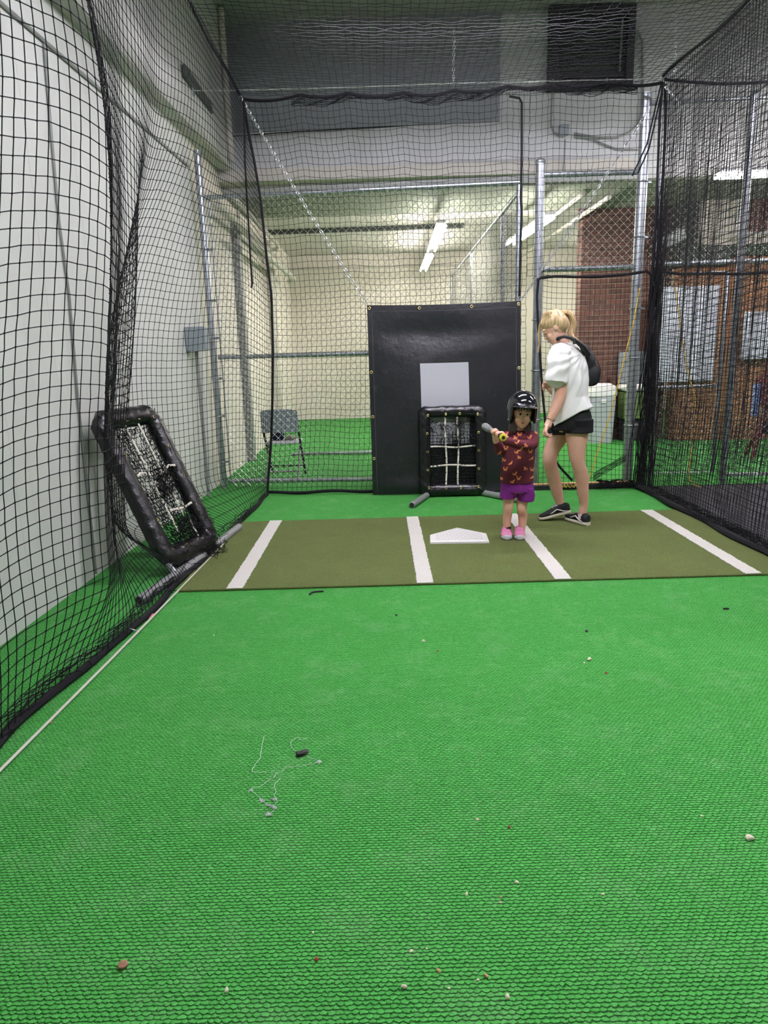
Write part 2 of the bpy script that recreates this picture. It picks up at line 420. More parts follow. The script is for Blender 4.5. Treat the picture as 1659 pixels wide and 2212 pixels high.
slab('trim_5', [(4.3, 10.36), (4.52, 10.35), (4.52, 10.75), (4.3, 10.78)], 2.5, 3.46, m['beam'])
slab('trim_6', [(4.52, 10.3), (5.0, 10.28), (5.0, 10.4), (4.52, 10.42)], 2.5, 2.74, m['beam'])
b = MB(); 
for x0, x1, z0, z1 in ((4.52, 5.04, 2.76, 3.46), (5.04, 5.62, 3.38, 3.46), (5.04, 5.62, 2.76, 2.9), (5.62, 9.1, 2.76, 3.46)): b.box((x0, 10.32, z0), (x1, 10.44, z1))
struct(b.obj('wall_upper_right', m['cream'], smooth=False))
w = MB()
for x0, x1, z0, z1 in ((5.02, 5.06, 2.88, 3.4), (5.6, 5.64, 2.88, 3.4), (5.06, 5.6, 2.88, 2.92), (5.06, 5.6, 3.36, 3.4)): w.box((x0, 10.29, z0), (x1, 10.4, z1))
wo = struct(w.obj('window_1', m['white'], smooth=False))
b = MB()
for i in range(7): b.rbox((5.1+i*.07, 10.36, 2.92), (5.14+i*.07, 10.385, 3.36), .006)
b.obj('security_bars', mat('rust_red_bars', (120, 62, 46), .6), wo)
MB().box((5.05, 10.42, 2.9), (5.61, 10.43, 3.38)).obj('pane', m['cream'], wo)
# wall joints and runs
MB().tube([(wx(y)+.012, y, 3.3) for y in (-2, 1, 4, 7.6)], .012, 6).obj('x', m['conduit']).name = 'wall_conduit'
o = bpy.data.objects['wall_conduit']; tag(o, 'thin grey conduit running along the top of the left white wall below the ledge', 'pipe')
o = MB().tube([XP(95, 95, wx(4.65)+.012), XP(112, 300, wx(4.6)+.012), XP(128, 480, wx(4.6)+.012), XP(150, 640, wx(4.6)+.012), XP(168, 860, wx(4.55)+.012), (wx(4.5)+.012, 4.5, .02)], .008, 6).obj('wall_drop_cord', m['conduit'])
tag(o, 'thin grey cord running down the left white wall from the conduit to the floor', 'cord')
o = MB().tube([(wx(8.75)+.19, 8.75, z) for z in (3.62, 4.4, 5.18)], .035, 10).obj('vertical_pipe', m['pipe'])
tag(o, 'pale vertical pipe at the far end of the upper left wall', 'pipe')
# bracket on the upper left wall
r = thing('steel_angle_bracket', 'black slotted steel bracket bolted high on the left upper wall', 'bracket', (wx(7.6)+.15, 7.6, 3.98))
M = Matrix.Translation((wx(7.6)+.152, 7.6, 3.98))
MB().rbox((0, -.52, -.05), (.035, .52, .05), .006, M=M).obj('plate', m['beam'], r)
MB().torus((wx(7.2)+.22, 7.2, 3.84), (1, 0, 0), .035, .007).obj('ring_bolt', m['galv'], r)
for s_ in (-.4, .4): MB().tube([(wx(7.6)+.187, 7.6+s_, 3.98), (wx(7.6)+.202, 7.6+s_, 3.98)], .016, 6).obj('bolt', m['galv'], r)
# electrical box
r = thing('electrical_box', 'grey steel electrical box mounted on the left wall beside the fence post', 'electrical box', (-1.88, 7.05, 1.49))
MB().rbox((-1.885, 7.0, 1.49), (-1.70, 7.16, 1.715), .006).obj('housing', m['greypaint'], r)
MB().rbox((-1.887, 6.985, 1.486), (-1.696, 7.0, 1.719), .004).obj('door', m['greypaint'], r)
MB().rbox((-1.886, 6.975, 1.58), (-1.872, 6.99, 1.625), .003).obj('latch', m['galv'], r)
MB().tube([(-1.82, 7.1, 1.49), (-1.82, 7.1, .02)], .018, 8).obj('conduit', m['conduit'], r)
# louvered exhaust fan on the header wall
m['slat'] = mat('louver_slat', (88, 86, 92), .55, .2, var=.2)
yl = hy(2.5)
r = thing('exhaust_louver', 'large dark metal louvered vent high on the rear header wall', 'vent', (2.52, yl, 4.36))
fr = MB()
for a, b_ in (((2.04, yl-.12, 4.33), (2.16, yl-.002, 5.19)), ((2.93, yl-.12, 4.33), (3.02, yl-.002, 5.19)), ((2.16, yl-.12, 4.33), (2.93, yl-.002, 4.41)), ((2.16, yl-.12, 5.1), (2.93, yl-.002, 5.19))): fr.rbox(a, b_, .008)
fr.obj('frame', m['darkmetal'], r)
for i in range(5):
    z = 4.46+i*.13
    MB().rbox((0, -.008, 0), (.77, .008, .142), .004, M=Matrix.Translation((2.16, yl-.075, z)) @ Matrix.Rotation(math.radians(-30), 4, 'X')).obj('slat', m['slat'], r)
MB().box((2.16, yl-.03, 4.41), (2.93, yl-.01, 5.1)).obj('back_plate', m['beam'], r)
MB().tube([(2.86, yl-.1, 4.5), (2.87, yl-.1, 5.05)], .012, 6).obj('linkage_rod', m['galv'], r)
# conduit loops and junction box
r = thing('junction_box', 'small grey junction box with looping conduits under the dark louvered vent', 'junction box', (2.25, hy(2.25), 3.93))
y = hy(2.25)
MB().rbox((2.2, y-.07, 3.87), (2.31, y, 3.98), .006).obj('housing', m['greypaint'], r)
P = lambda *q: [YP(a, b_, hy(3.0)-.03) for a, b_ in q]
MB().tube(P((1372, 68), (1381, 72), (1387, 90), (1388, 190), (1386, 240), (1378, 268), (1360, 285), (1330, 297), (1290, 297), (1240, 288)), .012, 6).obj('conduit', m['conduit'], r)
MB().tube(P((1240, 294), (1275, 298), (1300, 310), (1330, 322), (1386, 324)), .010, 6).obj('conduit', m['conduit'], r)
MB().tube(P((1193, 190), (1191, 240), (1190, 270), (1196, 286), (1210, 292), (1221, 293)), .012, 6).obj('conduit', m['conduit'], r)
MB().tube(P((1220, 302), (1219, 340), (1216, 372)), .009, 6).obj('conduit', m['conduit'], r)
o = MB().tube([YP(a, b_, hy(0)-.03) for a, b_ in ((480, 296), (620, 286), (740, 279), (900, 270), (1120, 262))], .006, 5).obj('wall_cable', m['rope'])
tag(o, 'thin black cable strung across the grey header wall behind the net', 'cable')
# strip lights
AREA = []
def strip_light(name, a, b, label, group, power, col=(1, .96, .88), drop=.4, rw=.13, tube='tube', nt=(-.055, .055)):
    a, b = Vector(a), Vector(b); d = (b-a); L = d.length; d.normalize(); s = d.cross(Vector((0, 0, 1))).normalized(); c = (a+b)/2
    M = Matrix((d, s, Vector((0, 0, 1)))).transposed().to_4x4(); M.translation = c
    r = thing(name, label, 'light', c, group)
    q = MB().rbox((-L/2, -rw, .03), (L/2, rw, .075), .01, M=M)
    if rw > .1:
        for e in (-1, 1): q.rbox((-L/2, e*rw-.008, .0), (L/2, e*rw+.008, .07), .004, M=M)
    q.obj('reflector', m['white'], r)
    for q in nt:
        for e in (-1, 1):
            MB().tube([M @ Vector((e*.015, q, 0)), M @ Vector((e*(L/2-.03), q, 0))], .019, 6).obj('lamp_tube', m[tube], r)
    for e in (-1, 1): MB().tube([M @ Vector((e*L*.35, 0, .07)), M @ Vector((e*L*.35, 0, .07+drop))], .004, 5).obj('hanger', m['galv'], r)
    if power <= 0: return r
    ld = bpy.data.lights.new(name+'_glow', 'AREA'); ld.shape = 'RECTANGLE'; ld.size = L; ld.size_y = .2; ld.energy = power; ld.color = col
    lo = bpy.data.objects.new(name+'_glow', ld); COL.objects.link(lo); lo.matrix_world = Matrix.Translation(c+Vector((0, 0, -.03))) @ M.to_3x3().to_4x4()
    return r
W1 = (1, .93, .80)
strip_light('strip_light', (.86, 9.7, 3.02), (.90, 12.1, 3.02), 'nearer twin tube strip light on the rear ceiling left of the partition', 'rear room strip lights', 0, W1, .4, .06, 'tubew')
strip_light('strip_light', (.91, 12.6, 3.02), (.94, 14.95, 3.02), 'farther twin tube strip light on the rear ceiling left of the partition', 'rear room strip lights', 0, W1, .4, .06, 'tubew')
strip_light('strip_light', (2.2, 9.35, 3.02), (2.1, 11.6, 3.02), 'twin tube strip light behind the gate post right of the chain link partition', 'rear room strip lights', 0, W1, .4, .06, 'tubew')
strip_light('strip_light', (4.7, 12.4, 3.02), (4.6, 14.8, 3.02), 'unseen added twin tube strip light in the rear room behind the red brick wall', 'rear room strip lights', 0, W1, .4, .06, 'tubew')  # unseen lamp, added to brighten the far cream wall beside the brick
strip_light('strip_light', (3.62, 8.0, 3.15), (5.9, 7.9, 3.15), 'bright strip light hanging behind the right cage net in front of the header', None, 0, (1, .98, .95), .25, .08, 'tubew')
W2 = (1, .985, .95)
for i, (x, y) in enumerate(((.7, 2.9), (.7, 5.45))):
    strip_light('strip_light', (x-1.2, y, 3.99), (x+1.2, y, 3.99), ('strip light above the cage roof net, over the open turf', 'strip light above the cage roof net, over the olive mat')[i], 'strip lights over the cages', 0, W2, 1.1)
for i, (x, y) in enumerate(((4.6, 2.6), (4.6, 5.45))):
    strip_light('strip_light', (x-1.2, y, 3.99), (x+1.2, y, 3.99), ('strip light above the right cage, nearer one', 'strip light above the right cage, farther one')[i], 'strip lights over the cages', 0, W2, 1.1)
# ------------------------------------------------------------------ chain link fencing
def chain_link(o, u, w, z0, z1, sp=.078, r=.0021):
    """woven wire panel from o along unit u, width w, between heights z0..z1"""
    o = Vector(o); u = Vector(u).normalized(); nrm = u.cross(Vector((0, 0, 1))); h = z1-z0; b = MB()
    P = lambda a, z, k: o+u*a+Vector((0, 0, z0+z))+nrm*(k*r*.9)
    n = int((w+h)/sp)+2
    for i in range(-1, n):
        c = i*sp
        for sgn in (1, -1):
            # a = c - z (sgn 1) or a = (w - c) + z
            zs = max(0, c-w); ze = min(h, c)
            if ze-zs < .02: continue
            if sgn == 1: q = [P(c-zs, zs, 1), P(c-ze, ze, 1)]
            else: q = [P(w-c+zs, zs, -1), P(w-c+ze, ze, -1)]
            b.tube(q, r, 4, caps=False)
    return b
def pipe(a, b_, r, name, par, mt='galv', n=12): return MB().tube([a, b_], r, n).obj(name, m[mt], par)
def clamp(c, par, r=.034):
    b = MB().torus(c, (0, 0, 1), r, .006, 14, 6); b.rbox((c[0]+r-.004, c[1]-.008, c[2]-.012), (c[0]+r+.035, c[1]+.008, c[2]+.012), .003)
    return b.obj('clamp', m['galv'], par)
FA, FB = Vector((-1.765, 7.58, 0)), Vector((1.41, 7.3, 0)); fu = (FB-FA).normalized(); FL = (FB-FA).length
r = thing('chain_link_fence', 'galvanised chain link fence behind the rear net left of the gate posts', 'fence', (FA+FB)/2)
pipe((-1.765, 7.58, 0), (-1.765, 7.58, 3.44), .036, 'post', r)
pipe((1.41, 7.3, 0), (1.41, 7.3, 2.98), .03, 'post', r)
for z in (.085, 1.42, 3.0): pipe(FA+Vector((.05, 0, z)), FB+Vector((0, 0, z)), .023, 'rail', r)
for z in (.3, .8, 1.2, 1.62, 2.0, 2.5): clamp((-1.765, 7.58, z), r, .04)
pipe(FA+Vector((.085, -.01, .05)), FA+Vector((.085, -.01, 3.0)), .008, 'tension_bar', r)
chain_link(FA+Vector((.08, -.028, 0)), fu, FL-.1, .03, 3.055).obj('wire_mesh', m['galvw'], r)
r = thing('chain_link_fence', 'chain link partition running back from the gate post into the rear room', 'fence', (1.5, 11, 0))
pipe((1.47, 8.55, 0), (1.47, 8.55, 2.98), .026, 'post', r); pipe((1.53, 11.8, 0), (1.53, 11.8, 2.98), .026, 'post', r); pipe((1.58, 15.5, 0), (1.58, 15.5, 2.98), .026, 'post', r)
pipe((1.44, 7.36, 2.95), (1.58, 15.5, 2.95), .022, 'rail', r); pipe((1.44, 7.36, .08), (1.58, 15.5, .08), .02, 'rail', r)
chain_link((1.44, 7.36, 0), Vector((.14, 8.1, 0)), 8.1, .03, 2.98, .085, .0019).obj('wire_mesh', m['wiredull'], r)
r = thing('gate_frame', 'tall galvanised gate posts with a chain link transom over the open gateway', 'gate', (2.08, 7.23, 0))
pipe((1.60, 7.25, 0), (1.60, 7.25, 3.16), .045, 'post', r); MB().ell((1.60, 7.25, 3.165), (.05, .05, .035)).obj('post_cap', m['galv'], r)
pipe((2.57, 7.2, 0), (2.57, 7.2, 3.72), .05, 'post', r)
pipe((1.63, 7.25, 3.05), (2.54, 7.2, 3.04), .026, 'rail', r); pipe((1.63, 7.25, 2.18), (2.54, 7.2, 2.175), .026, 'rail', r)
chain_link((1.66, 7.215, 0), (.86, -.05, 0), .86, 2.15, 3.09).obj('wire_mesh', m['galvw'], r)
for z in (.62, 1.3, 1.78, 2.45, 2.95): clamp((2.57, 7.2, z), r, .054)
for z in (.7, 1.2, 1.7, 2.1): clamp((1.60, 7.25, z), r, .05)
r = thing('gate_frame', 'slim galvanised pole carrying a short pipe arm beside the tall gate post', 'gate', (2.72, 7.16, 0))
pipe((2.725, 7.16, 0), (2.725, 7.16, 3.0), .022, 'post', r); pipe((2.58, 7.18, 3.5), (2.74, 7.16, 3.5), .016, 'arm', r)
for z in (.55, 1.85, 2.4): clamp((2.725, 7.16, z), r, .026)
r = thing('chain_link_gate', 'chain link gate with pipe frame seen through the right cage net', 'gate', (3.1, 7.12, 0))
gl = [(2.80, 7.15, .12), (2.80, 7.15, 2.1), (3.42, 7.1, 2.1), (3.42, 7.1, .12)]
MB().tube(gl, .022, 10, closed=True).obj('frame', m['galv'], r); pipe((2.8, 7.15, 1.0), (3.42, 7.1, 1.0), .018, 'rail', r)
chain_link((2.82, 7.1, 0), (.6, -.05, 0), .58, .14, 2.08).obj('wire_mesh', m['galvw'], r)
r = thing('chain_link_fence', 'tall chain link fence behind the right cage net with a white strip light above', 'fence', (4.2, 7.08, 0))
pipe((3.52, 7.08, 0), (3.52, 7.08, 3.68), .036, 'post', r); pipe((5.9, 6.98, 0), (5.9, 6.98, 3.68), .036, 'post', r)
pipe((2.6, 7.15, 3.62), (5.9, 6.98, 3.62), .022, 'rail', r); pipe((2.75, 7.15, 2.19), (5.9, 6.98, 2.19), .022, 'rail', r); pipe((3.55, 7.08, .09), (5.9, 6.98, .09), .02, 'rail', r)
chain_link((2.62, 7.12, 0), (3.2, -.14, 0), .86, 2.16, 3.64).obj('wire_mesh', m['galvw'], r)
chain_link((3.55, 7.05, 0), (2.3, -.1, 0), 2.3, .05, 3.64).obj('wire_mesh', m['galvw'], r)
# ------------------------------------------------------------------ cage nets
CELL = .054
RP = [YP(a, b_, 7.13) for a, b_ in ((523, 207), (537, 290), (549, 350), (563, 435), (576, 560), (586, 638), (589, 757), (588, 875), (585, 960), (577, 1060))]
RZ = np.array([p.z for p in RP][::-1]); RX = np.array([p.x for p in RP][::-1])
def xr(z): return np.interp(z, RZ, RX)
ZT = 3.76
def botx(y): return np.interp(y, [1, 2.2, 2.55, 2.85, 3.15, 3.4, 4.2, 6.28, 7.2], [-1.43, -1.47, -1.49, -1.47, -1.41, -1.375, -1.335, -1.24, -1.20])
def left_x(y, z):
    x = botx(y)+(-1.215-botx(y))*sm(z, 0, 3.2)
    LZ = sm(z, 0, .35)*(1-sm(z, .7, 3.3))
    A = sm(z, 0, .5)*(1-.75*sm(z, 2.3, 3.7))
    f = .17*np.clip((y-1.6)/1.42, 0, 1)**1.5-(.25+.11*LZ)*np.clip((y-3.02)/.98, 0, 1)+(.14*sm(y, 4.2, 5.8))*(1-LZ)-.38*np.clip((y-4.0)/.95, 0, 1)*LZ
    wv = .026*np.sin(y*4.6+.5*z)+.009*np.sin(y*9.3-.6*z+1)+.03*np.sin(2.1*z+y)
    x = x+A*(f+wv*(1-.3*sm(y, 6, 7)))
    wall = wx(y)+.05
    B = sm(y, 4.1, 5.0)*(1-sm(y, 5.5, 6.9)); Cc = sm(z, 0, .35)*(1-sm(z, .9, 3.2))
    x = x+(wall-x)*B*Cc
    w = sm(y, 4.9, 7.13)
    return np.maximum(x*(1-w)+xr(z)*w, wall)
yy = np.linspace(1.2, 7.13, 3000); xx = left_x(yy, np.full_like(yy, 1.9)); s_ = np.concatenate([[0], np.cumsum(np.hypot(np.diff(yy), np.diff(xx)))])
ny = int(s_[-1]/CELL); YN = np.interp(np.linspace(0, s_[-1], ny), s_, yy)
nz = int(ZT/.056); ZN = np.linspace(.015, ZT, nz)
YY, ZZ = np.meshgrid(YN, ZN, indexing='ij'); XX = left_x(YY, ZZ)
b4 = ZZ/ZT*(1-ZZ/ZT)*4
Z2 = ZZ+b4*(.055*np.sin(YY*2.3+.6)+.03*np.sin(YY*5.2)-.05*sm(YY, 1.5, 3.0))+.0016*np.random.randn(*YY.shape)*b4
Y2 = YY+.0022*np.random.randn(*YY.shape)*b4
r = thing('batting_cage_net', 'black knotted net hanging along the left white wall from roof to turf', 'net', (-1.25, 4.2, 0), 'cage nets')
link('netting', net_mesh('netting', np.stack([XX, Y2, Z2], -1), .0023, (.2, .1, .97) if 0 else (.55, .45, .7), .0052), r)
top = [(-1.215, y, ZT+.02*math.sin(y*4)) for y in np.linspace(1.2, 7.1, 40)]
MB().tube(top, .011, 8).obj('top_rope', m['rope'], r)
MB().tube([Vector((botx(y)+.012*math.sin(y*7), y, .022)) for y in np.linspace(1.2, 7.1, 60)], .019, 8).obj('bottom_rope', m['rope'], r)
MB().tube([Vector((xr(z)+.004, 7.12, z)) for z in np.linspace(.03, ZT, 40)], .012, 8).obj('corner_rope', m['rope'], r)
q = [YP(a, b_, 7.0) for a, b_ in ((527, 215), (529, 350), (537, 485), (541, 560), (545, 612), (543, 622))]
MB().tube(q, .009, 8).obj('loose_rope', m['rope'], r)
# frayed ties along the bottom rope
b = MB()
for i in range(24):
    y = random.uniform(1.9, 6.6); x = float(botx(y)); p = Vector((x, y, .03)); L = random.uniform(.03, .06); d = Vector((random.uniform(-.5, 1), random.uniform(-.8, .8), random.uniform(-.2, .5))).normalized()
    b.tube([p, p+d*L*.5+Vector((0, 0, .012)), p+d*L+Vector((0, 0, -.004))], .0028, 4)
b.obj('frayed_ties', m['net'], r)['kind'] = 'stuff'
# heap of slack meshes lying against the bottom rope
b = MB()
for k in range(26):
    y0 = random.uniform(1.8, 6.2); off = random.uniform(-.07, .0)
    b.tube([Vector((float(botx(y))+off+.02*math.sin(y*17+k), y, .025+.025*abs(math.sin(y*11+k*2)))) for y in np.linspace(y0, y0+1.0, 22)], .0026, 4)
b.obj('slack_strands', m['net'], r)['kind'] = 'stuff'
# rear net
def rear_y(x): return 7.13-.045*(x+1.2)
clips = [YP(a, 190, 7.1).x for a in (522, 648, 751, 870, 980, 1092, 1195, 1311, 1430)]
def top_z(x):
    i = np.clip(np.searchsorted(clips, x)-1, 0, len(clips)-2); a = np.array(clips)[i]; c = np.array(clips)[i+1]
    t = np.clip((x-a)/(c-a), 0, 1); return 3.745-.03*4*t*(1-t)-.012*np.sin(x*3)
def rear(x0f, x1, z0, n, wav=.025, seed=0):
    U, V = np.meshgrid(np.linspace(0, 1, n), np.linspace(0, 1, int((3.74-z0)/.056)), indexing='ij')
    Z = z0+(3.72-z0)*V; X0 = x0f(Z); X = X0+(x1-X0)*U
    Z = Z+(top_z(X)-3.72)*V**2+.018*np.sin(X*7+seed)*np.sin(V*9)*(1-V)
    Yv = rear_y(X)+wav*np.sin(X*8+Z*1.1)*np.sin(np.pi*V)+.004*np.random.randn(*X.shape)
    return np.stack([X+.004*np.random.randn(*X.shape), Yv, Z], -1)
r = thing('batting_cage_net', 'black knotted net spanning the rear of the cage in front of the chain link fence', 'net', (.5, 7.08, 0), 'cage nets')
link('netting', net_mesh('netting', rear(xr, 1.44, .02, int(2.65/.05)), .0021, (.5, .1, .85), .0036), r)
link('netting', net_mesh('netting', rear(lambda z: np.full_like(z, 1.44), 2.62, 2.1, int(1.18/.05), seed=2), .0021, (.5, .1, .85), .0036), r)
xs = np.linspace(-1.22, 2.62, 90); MB().tube([(x, rear_y(x)-.01, float(top_z(np.array(x)))) for x in xs], .014, 8).obj('top_rope', m['rope'], r)
b = MB()
for k in range(7):
    b.tube([(x, rear_y(x)-.012+random.uniform(-.01, .01), float(top_z(np.array(x)))-.012*k*abs(math.sin(x*2.3))-.01+.006*math.sin(x*31+k)) for x in np.linspace(-.75, 2.4, 90)], .003, 4)
b.obj('gathered_edge', m['net'], r)
MB().tube([(x, rear_y(x)-.01, .03+.008*math.sin(x*9)) for x in np.linspace(-1.2, 1.5, 50)], .017, 8).obj('bottom_rope', m['rope'], r)
MB().tube([YP(a, b_, 7.03) for a, b_ in ((1100, 208), (1122, 212), (1127, 222), (1127, 330), (1125, 430), (1127, 458), (1124, 540), (1122, 640))], .011, 8).obj('side_rope', m['rope'], r)
# curtain net in the gateway
U, V = np.meshgrid(np.linspace(0, 1, 24), np.linspace(0, 1, 42), indexing='ij')
X = 1.58+1.05*U; Z = 2.13*V+.03; Z = Z-.05*4*U*(1-U)*V+.05*np.sin(U*5)*(1-V)*np.sin(V*9); Yv = rear_y(X)-.06-.12*sm(1-V, .5, 1)*np.sin(U*3.1)+.03*np.sin(U*17)
r = thing('curtain_net', 'black curtain net hanging across the gateway behind the woman', 'net', (2.1, 7.0, 0), 'cage nets')
link('netting', net_mesh('netting', np.stack([X, Yv, Z], -1), .0021, (.5, .1, .85), .0036), r)
MB().tube([YP(a, b_, 6.93) for a, b_ in ((1160, 606), (1168, 600), (1200, 597), (1240, 598), (1300, 597), (1345, 594), (1385, 588), (1398, 586), (1406, 594), (1408, 640))], .013, 8).obj('top_rope', m['rope'], r)
MB().tube([YP(a, b_, 6.93) for a, b_ in ((1163, 604), (1160, 640), (1162, 700), (1168, 790), (1172, 850), (1180, 930), (1192, 985), (1212, 1012), (1236, 1038))], .012, 8).obj('side_rope', m['rope'], r)
b = MB()
for k in range(16):
    b.tube([YP(1290+t*80+random.uniform(-3, 3), 1048-6*math.sin(t*3.1+k)-random.uniform(0, 7), 6.95) for t in np.linspace(0, 1, 12)], .004, 4)
for k in range(10):
    b.tube([YP(1352-70*t+random.uniform(-2, 2), 982+40*t*t+10*math.sin(t*3)+k*1.6, 6.93) for t in np.linspace(0, 1, 10)], .0025, 4)
b.obj('gathered_edge', m['net'], r)
# roof net
def roof(x0, x1, y0, y1, sag, seed):
    U, V = np.meshgrid(np.linspace(0, 1, int((x1-x0)/.056)), np.linspace(0, 1, int((y1-y0)/.056)), indexing='ij')
    X = x0+(x1-x0)*U; Yv = y0+(y1-y0)*V
    Z = 3.755-sag*np.sin(np.pi*U)*(.6+.4*np.sin(np.pi*V))-.03*np.abs(np.sin(Yv*1.6+seed))*np.sin(np.pi*U)+.004*np.random.randn(*X.shape)
    return np.stack([X, Yv, Z], -1)
r = thing('roof_net', 'black knotted net stretched overhead as the roof of the near cage', 'net', (.7, 4, 3.75), 'cage nets')
link('netting', net_mesh('netting', roof(-1.215, 2.62, 2.6, 7.05, .07, 0), .0019, (.4, .7, .6)), r)
r = thing('roof_net', 'black knotted net stretched overhead as the roof of the right cage', 'net', (4.1, 4, 3.75), 'cage nets')
link('netting', net_mesh('netting', roof(2.62, 5.8, 2.6, 6.98, .16, 1), .0019, (.4, .7, .6)), r)
# dividing net on the right
def div_net(x, dx, seed, amp):
    yy = np.linspace(3.0, 6.98, 90); U, V = np.meshgrid(yy, np.linspace(0, 1, 66), indexing='ij')
    Z = .02+3.73*V; b_ = np.sin(np.pi*np.clip(V, 0, 1))
    X = x+dx*V+amp*b_*(np.sin(U*6.5+seed)+.5*np.sin(U*13+2*seed+V*2))+.10*sm(1-V, .72, 1)*(-1)*sm(U, 3, 5)*.6
    Zs = Z+b_*(.05*np.sin(U*3.2+seed)-.05*sm(U, 5.5, 7))
    return np.stack([X, U, Zs], -1)
r = thing('batting_cage_net', 'dense black dividing net along the right side of the turf', 'net', (2.6, 5, 0), 'cage nets')
link('netting', net_mesh('netting', div_net(2.63, 0, 0, .03), .0022, (.55, .45, .7), .004), r)
link('netting', net_mesh('netting', div_net(2.72, -.04, 2.2, .03), .0022, (.55, .45, .7), .004), r)
MB().tube([(2.62, y, ZT-.01+.03*math.sin(y*3)) for y in np.linspace(3, 6.95, 40)], .013, 8).obj('top_rope', m['rope'], r)
MB().tube([(2.585+.015*math.sin(y*6), y, .03) for y in np.linspace(3, 6.95, 50)], .03, 8).obj('bottom_rope', m['rope'], r)
link('netting', net_mesh('netting', div_net(2.67, .03, 4.1, .05), .0019, (.55, .45, .7), .0036), r)
b = MB()
for k in range(60):
    y0 = random.uniform(3, 6.2)
    b.tube([Vector((2.62+random.uniform(-.03, .05)+.02*math.sin(y*13+k), y, .03+.05*abs(math.sin(y*7+k*1.7)))) for y in np.linspace(y0, y0+.8, 16)], .0032, 4)
b.obj('slack_strands', m['net'], r)['kind'] = 'stuff'
for k, pts in enumerate((((1432, 178), (1425, 250), (1419, 420), (1412, 560), (1402, 760), (1398, 900), (1392, 1000), (1382, 1052)), ((1438, 182), (1436, 300), (1428, 450), (1420, 600), (1414, 800), (1408, 1000), (1400, 1050)), ((1428, 182), (1414, 240), (1398, 310), (1372, 366), (1366, 380)), ((1432, 186), (1418, 250), (1402, 320), (1378, 374)))):
    MB().tube([YP(a, b_, 6.9+.02*k) for a, b_ in pts], .012 if k < 2 else .007, 8).obj('corner_rope', m['rope'], r)
b = MB()
for k in range(46):
    ph = random.uniform(0, 6); w = random.gauss(0, .03)
    b.tube([Vector((2.66+w*(1+.8*sm(np.array(2.2-z), 0, 2.2))+.012*math.sin(z*7+ph)-.05*(1-z/2.4), 6.9+.05*math.sin(ph+z*3), z)) for z in np.linspace(.03, random.uniform(1.9, 3.0), 22)], .0035, 4)
b.obj('gathered_edge', m['net'], r)
# second cage rear net
U, V = np.meshgrid(np.linspace(2.63, 5.8, 60), np.linspace(0, 1, 66), indexing='ij')
r = thing('batting_cage_net', 'black knotted net at the rear of the right cage before the brick wall', 'net', (4.2, 6.9, 0), 'cage nets')
Z = .02+3.72*V-.12*np.sin(np.pi*V)*np.exp(-((U-3.05)/.5)**2); Yv = 6.93-.03*(U-2.6)+.05*np.sin(U*6)*np.sin(np.pi*V)
link('netting', net_mesh('netting', np.stack([U, Yv, Z+.03*np.sin(U*5)*np.sin(np.pi*V)], -1), .0026, (.5, .1, .85), .004), r)
MB().tube([YP(a, b_, 6.88) for a, b_ in ((1432, 582), (1440, 588), (1470, 592), (1540, 591), (1600, 592), (1640, 589), (1720, 584), (1980, 575))], .014, 8).obj('mid_rope', m['rope'], r)
MB().tube([(x, 6.9, 3.73-.05*abs(math.sin(x*2.4))) for x in np.linspace(2.62, 5.8, 50)], .013, 8).obj('top_rope', m['rope'], r)
# cables and clips
r = thing('support_cable', 'thin steel cable holding up the rear edge of the cage roof net', 'cable', (.6, 7.12, 3.86))
ca = [YP(a, b_, 7.12) for a, b_ in ((398, 196), (515, 195), (700, 190), (830, 186), (980, 180), (1190, 175), (1430, 170), (1560, 166))]
MB().tube(ca, .0045, 6).obj('cable', m['galvw'], r)
for x in clips[1:-1]:
    z = float(np.interp(x, [p.x for p in ca], [p.z for p in ca]))
    MB().tube([(x, 7.11, z+.01), (x, 7.09, z-.04), (x, 7.07, 3.755)], .005, 6).obj('hook', m['galv'], r)
o = MB().tube([(-1.40, 2.0, .012), (-1.397, 2.214, .012), (-1.342, 3.2, .012), (-1.297, 4.167, .012), (-1.25, 5.2, .012)], .0062, 6).obj('ground_cable', mat('pale_cable', (196, 194, 178), .5))
tag(o, 'thin steel cable lying on the turf along the bottom of the left net', 'cable')
o = MB().torus(G(288, 1361, .02), (.3, .5, .8), .022, .0035, 18, 6).obj('steel_ring', m['galv']); tag(o, 'small steel ring threaded on the cable at the foot of the left net', 'ring')
def chain(name, pts, label, pitch=.034, wr=.0042):
    pts = [Vector(p) for p in pts]; b = MB(); L = [0]
    for i in range(1, len(pts)): L.append(L[-1]+(pts[i]-pts[i-1]).length)
    n = int(L[-1]/pitch)
    for k in range(n+1):
        s = k*pitch; i = 1
        while i < len(L)-1 and L[i] < s: i += 1
        d = (pts[i]-pts[i-1]).normalized(); p = pts[i-1]+d*(s-L[i-1])
        a, c = frame_of(d); side = a if k % 2 else c
        q = []
        for j in range(10):
            t = 2*math.pi*j/10; q.append(p+d*(math.cos(t)*pitch*.64)+side*(math.sin(t)*pitch*.32))
        b.tube(q, wr, 5, closed=True)
    return tag(b.obj(name, m['chain']), label, 'chain')
def sagline(a, b_, s, n=9): return [Vector(a).lerp(Vector(b_), t)+Vector((0, 0, -s*4*t*(1-t))) for t in np.linspace(0, 1, n)]
chain('hanging_chain', sagline(YP(521, 212, 7.05), (-.10, 6.96, 1.875), .03), 'bright chain from the left rear net corner to the top left of the black backdrop')
chain('hanging_chain', sagline(YP(1396, 246, 7.05), (1.37, 6.96, 1.87), .02), 'bright chain from the right gate post to the top right of the black backdrop')
chain('hanging_chain', [YP(981, 70, 7.12), YP(979, 180, 7.12)], 'bright vertical chain above the middle of the rear cable', .03)
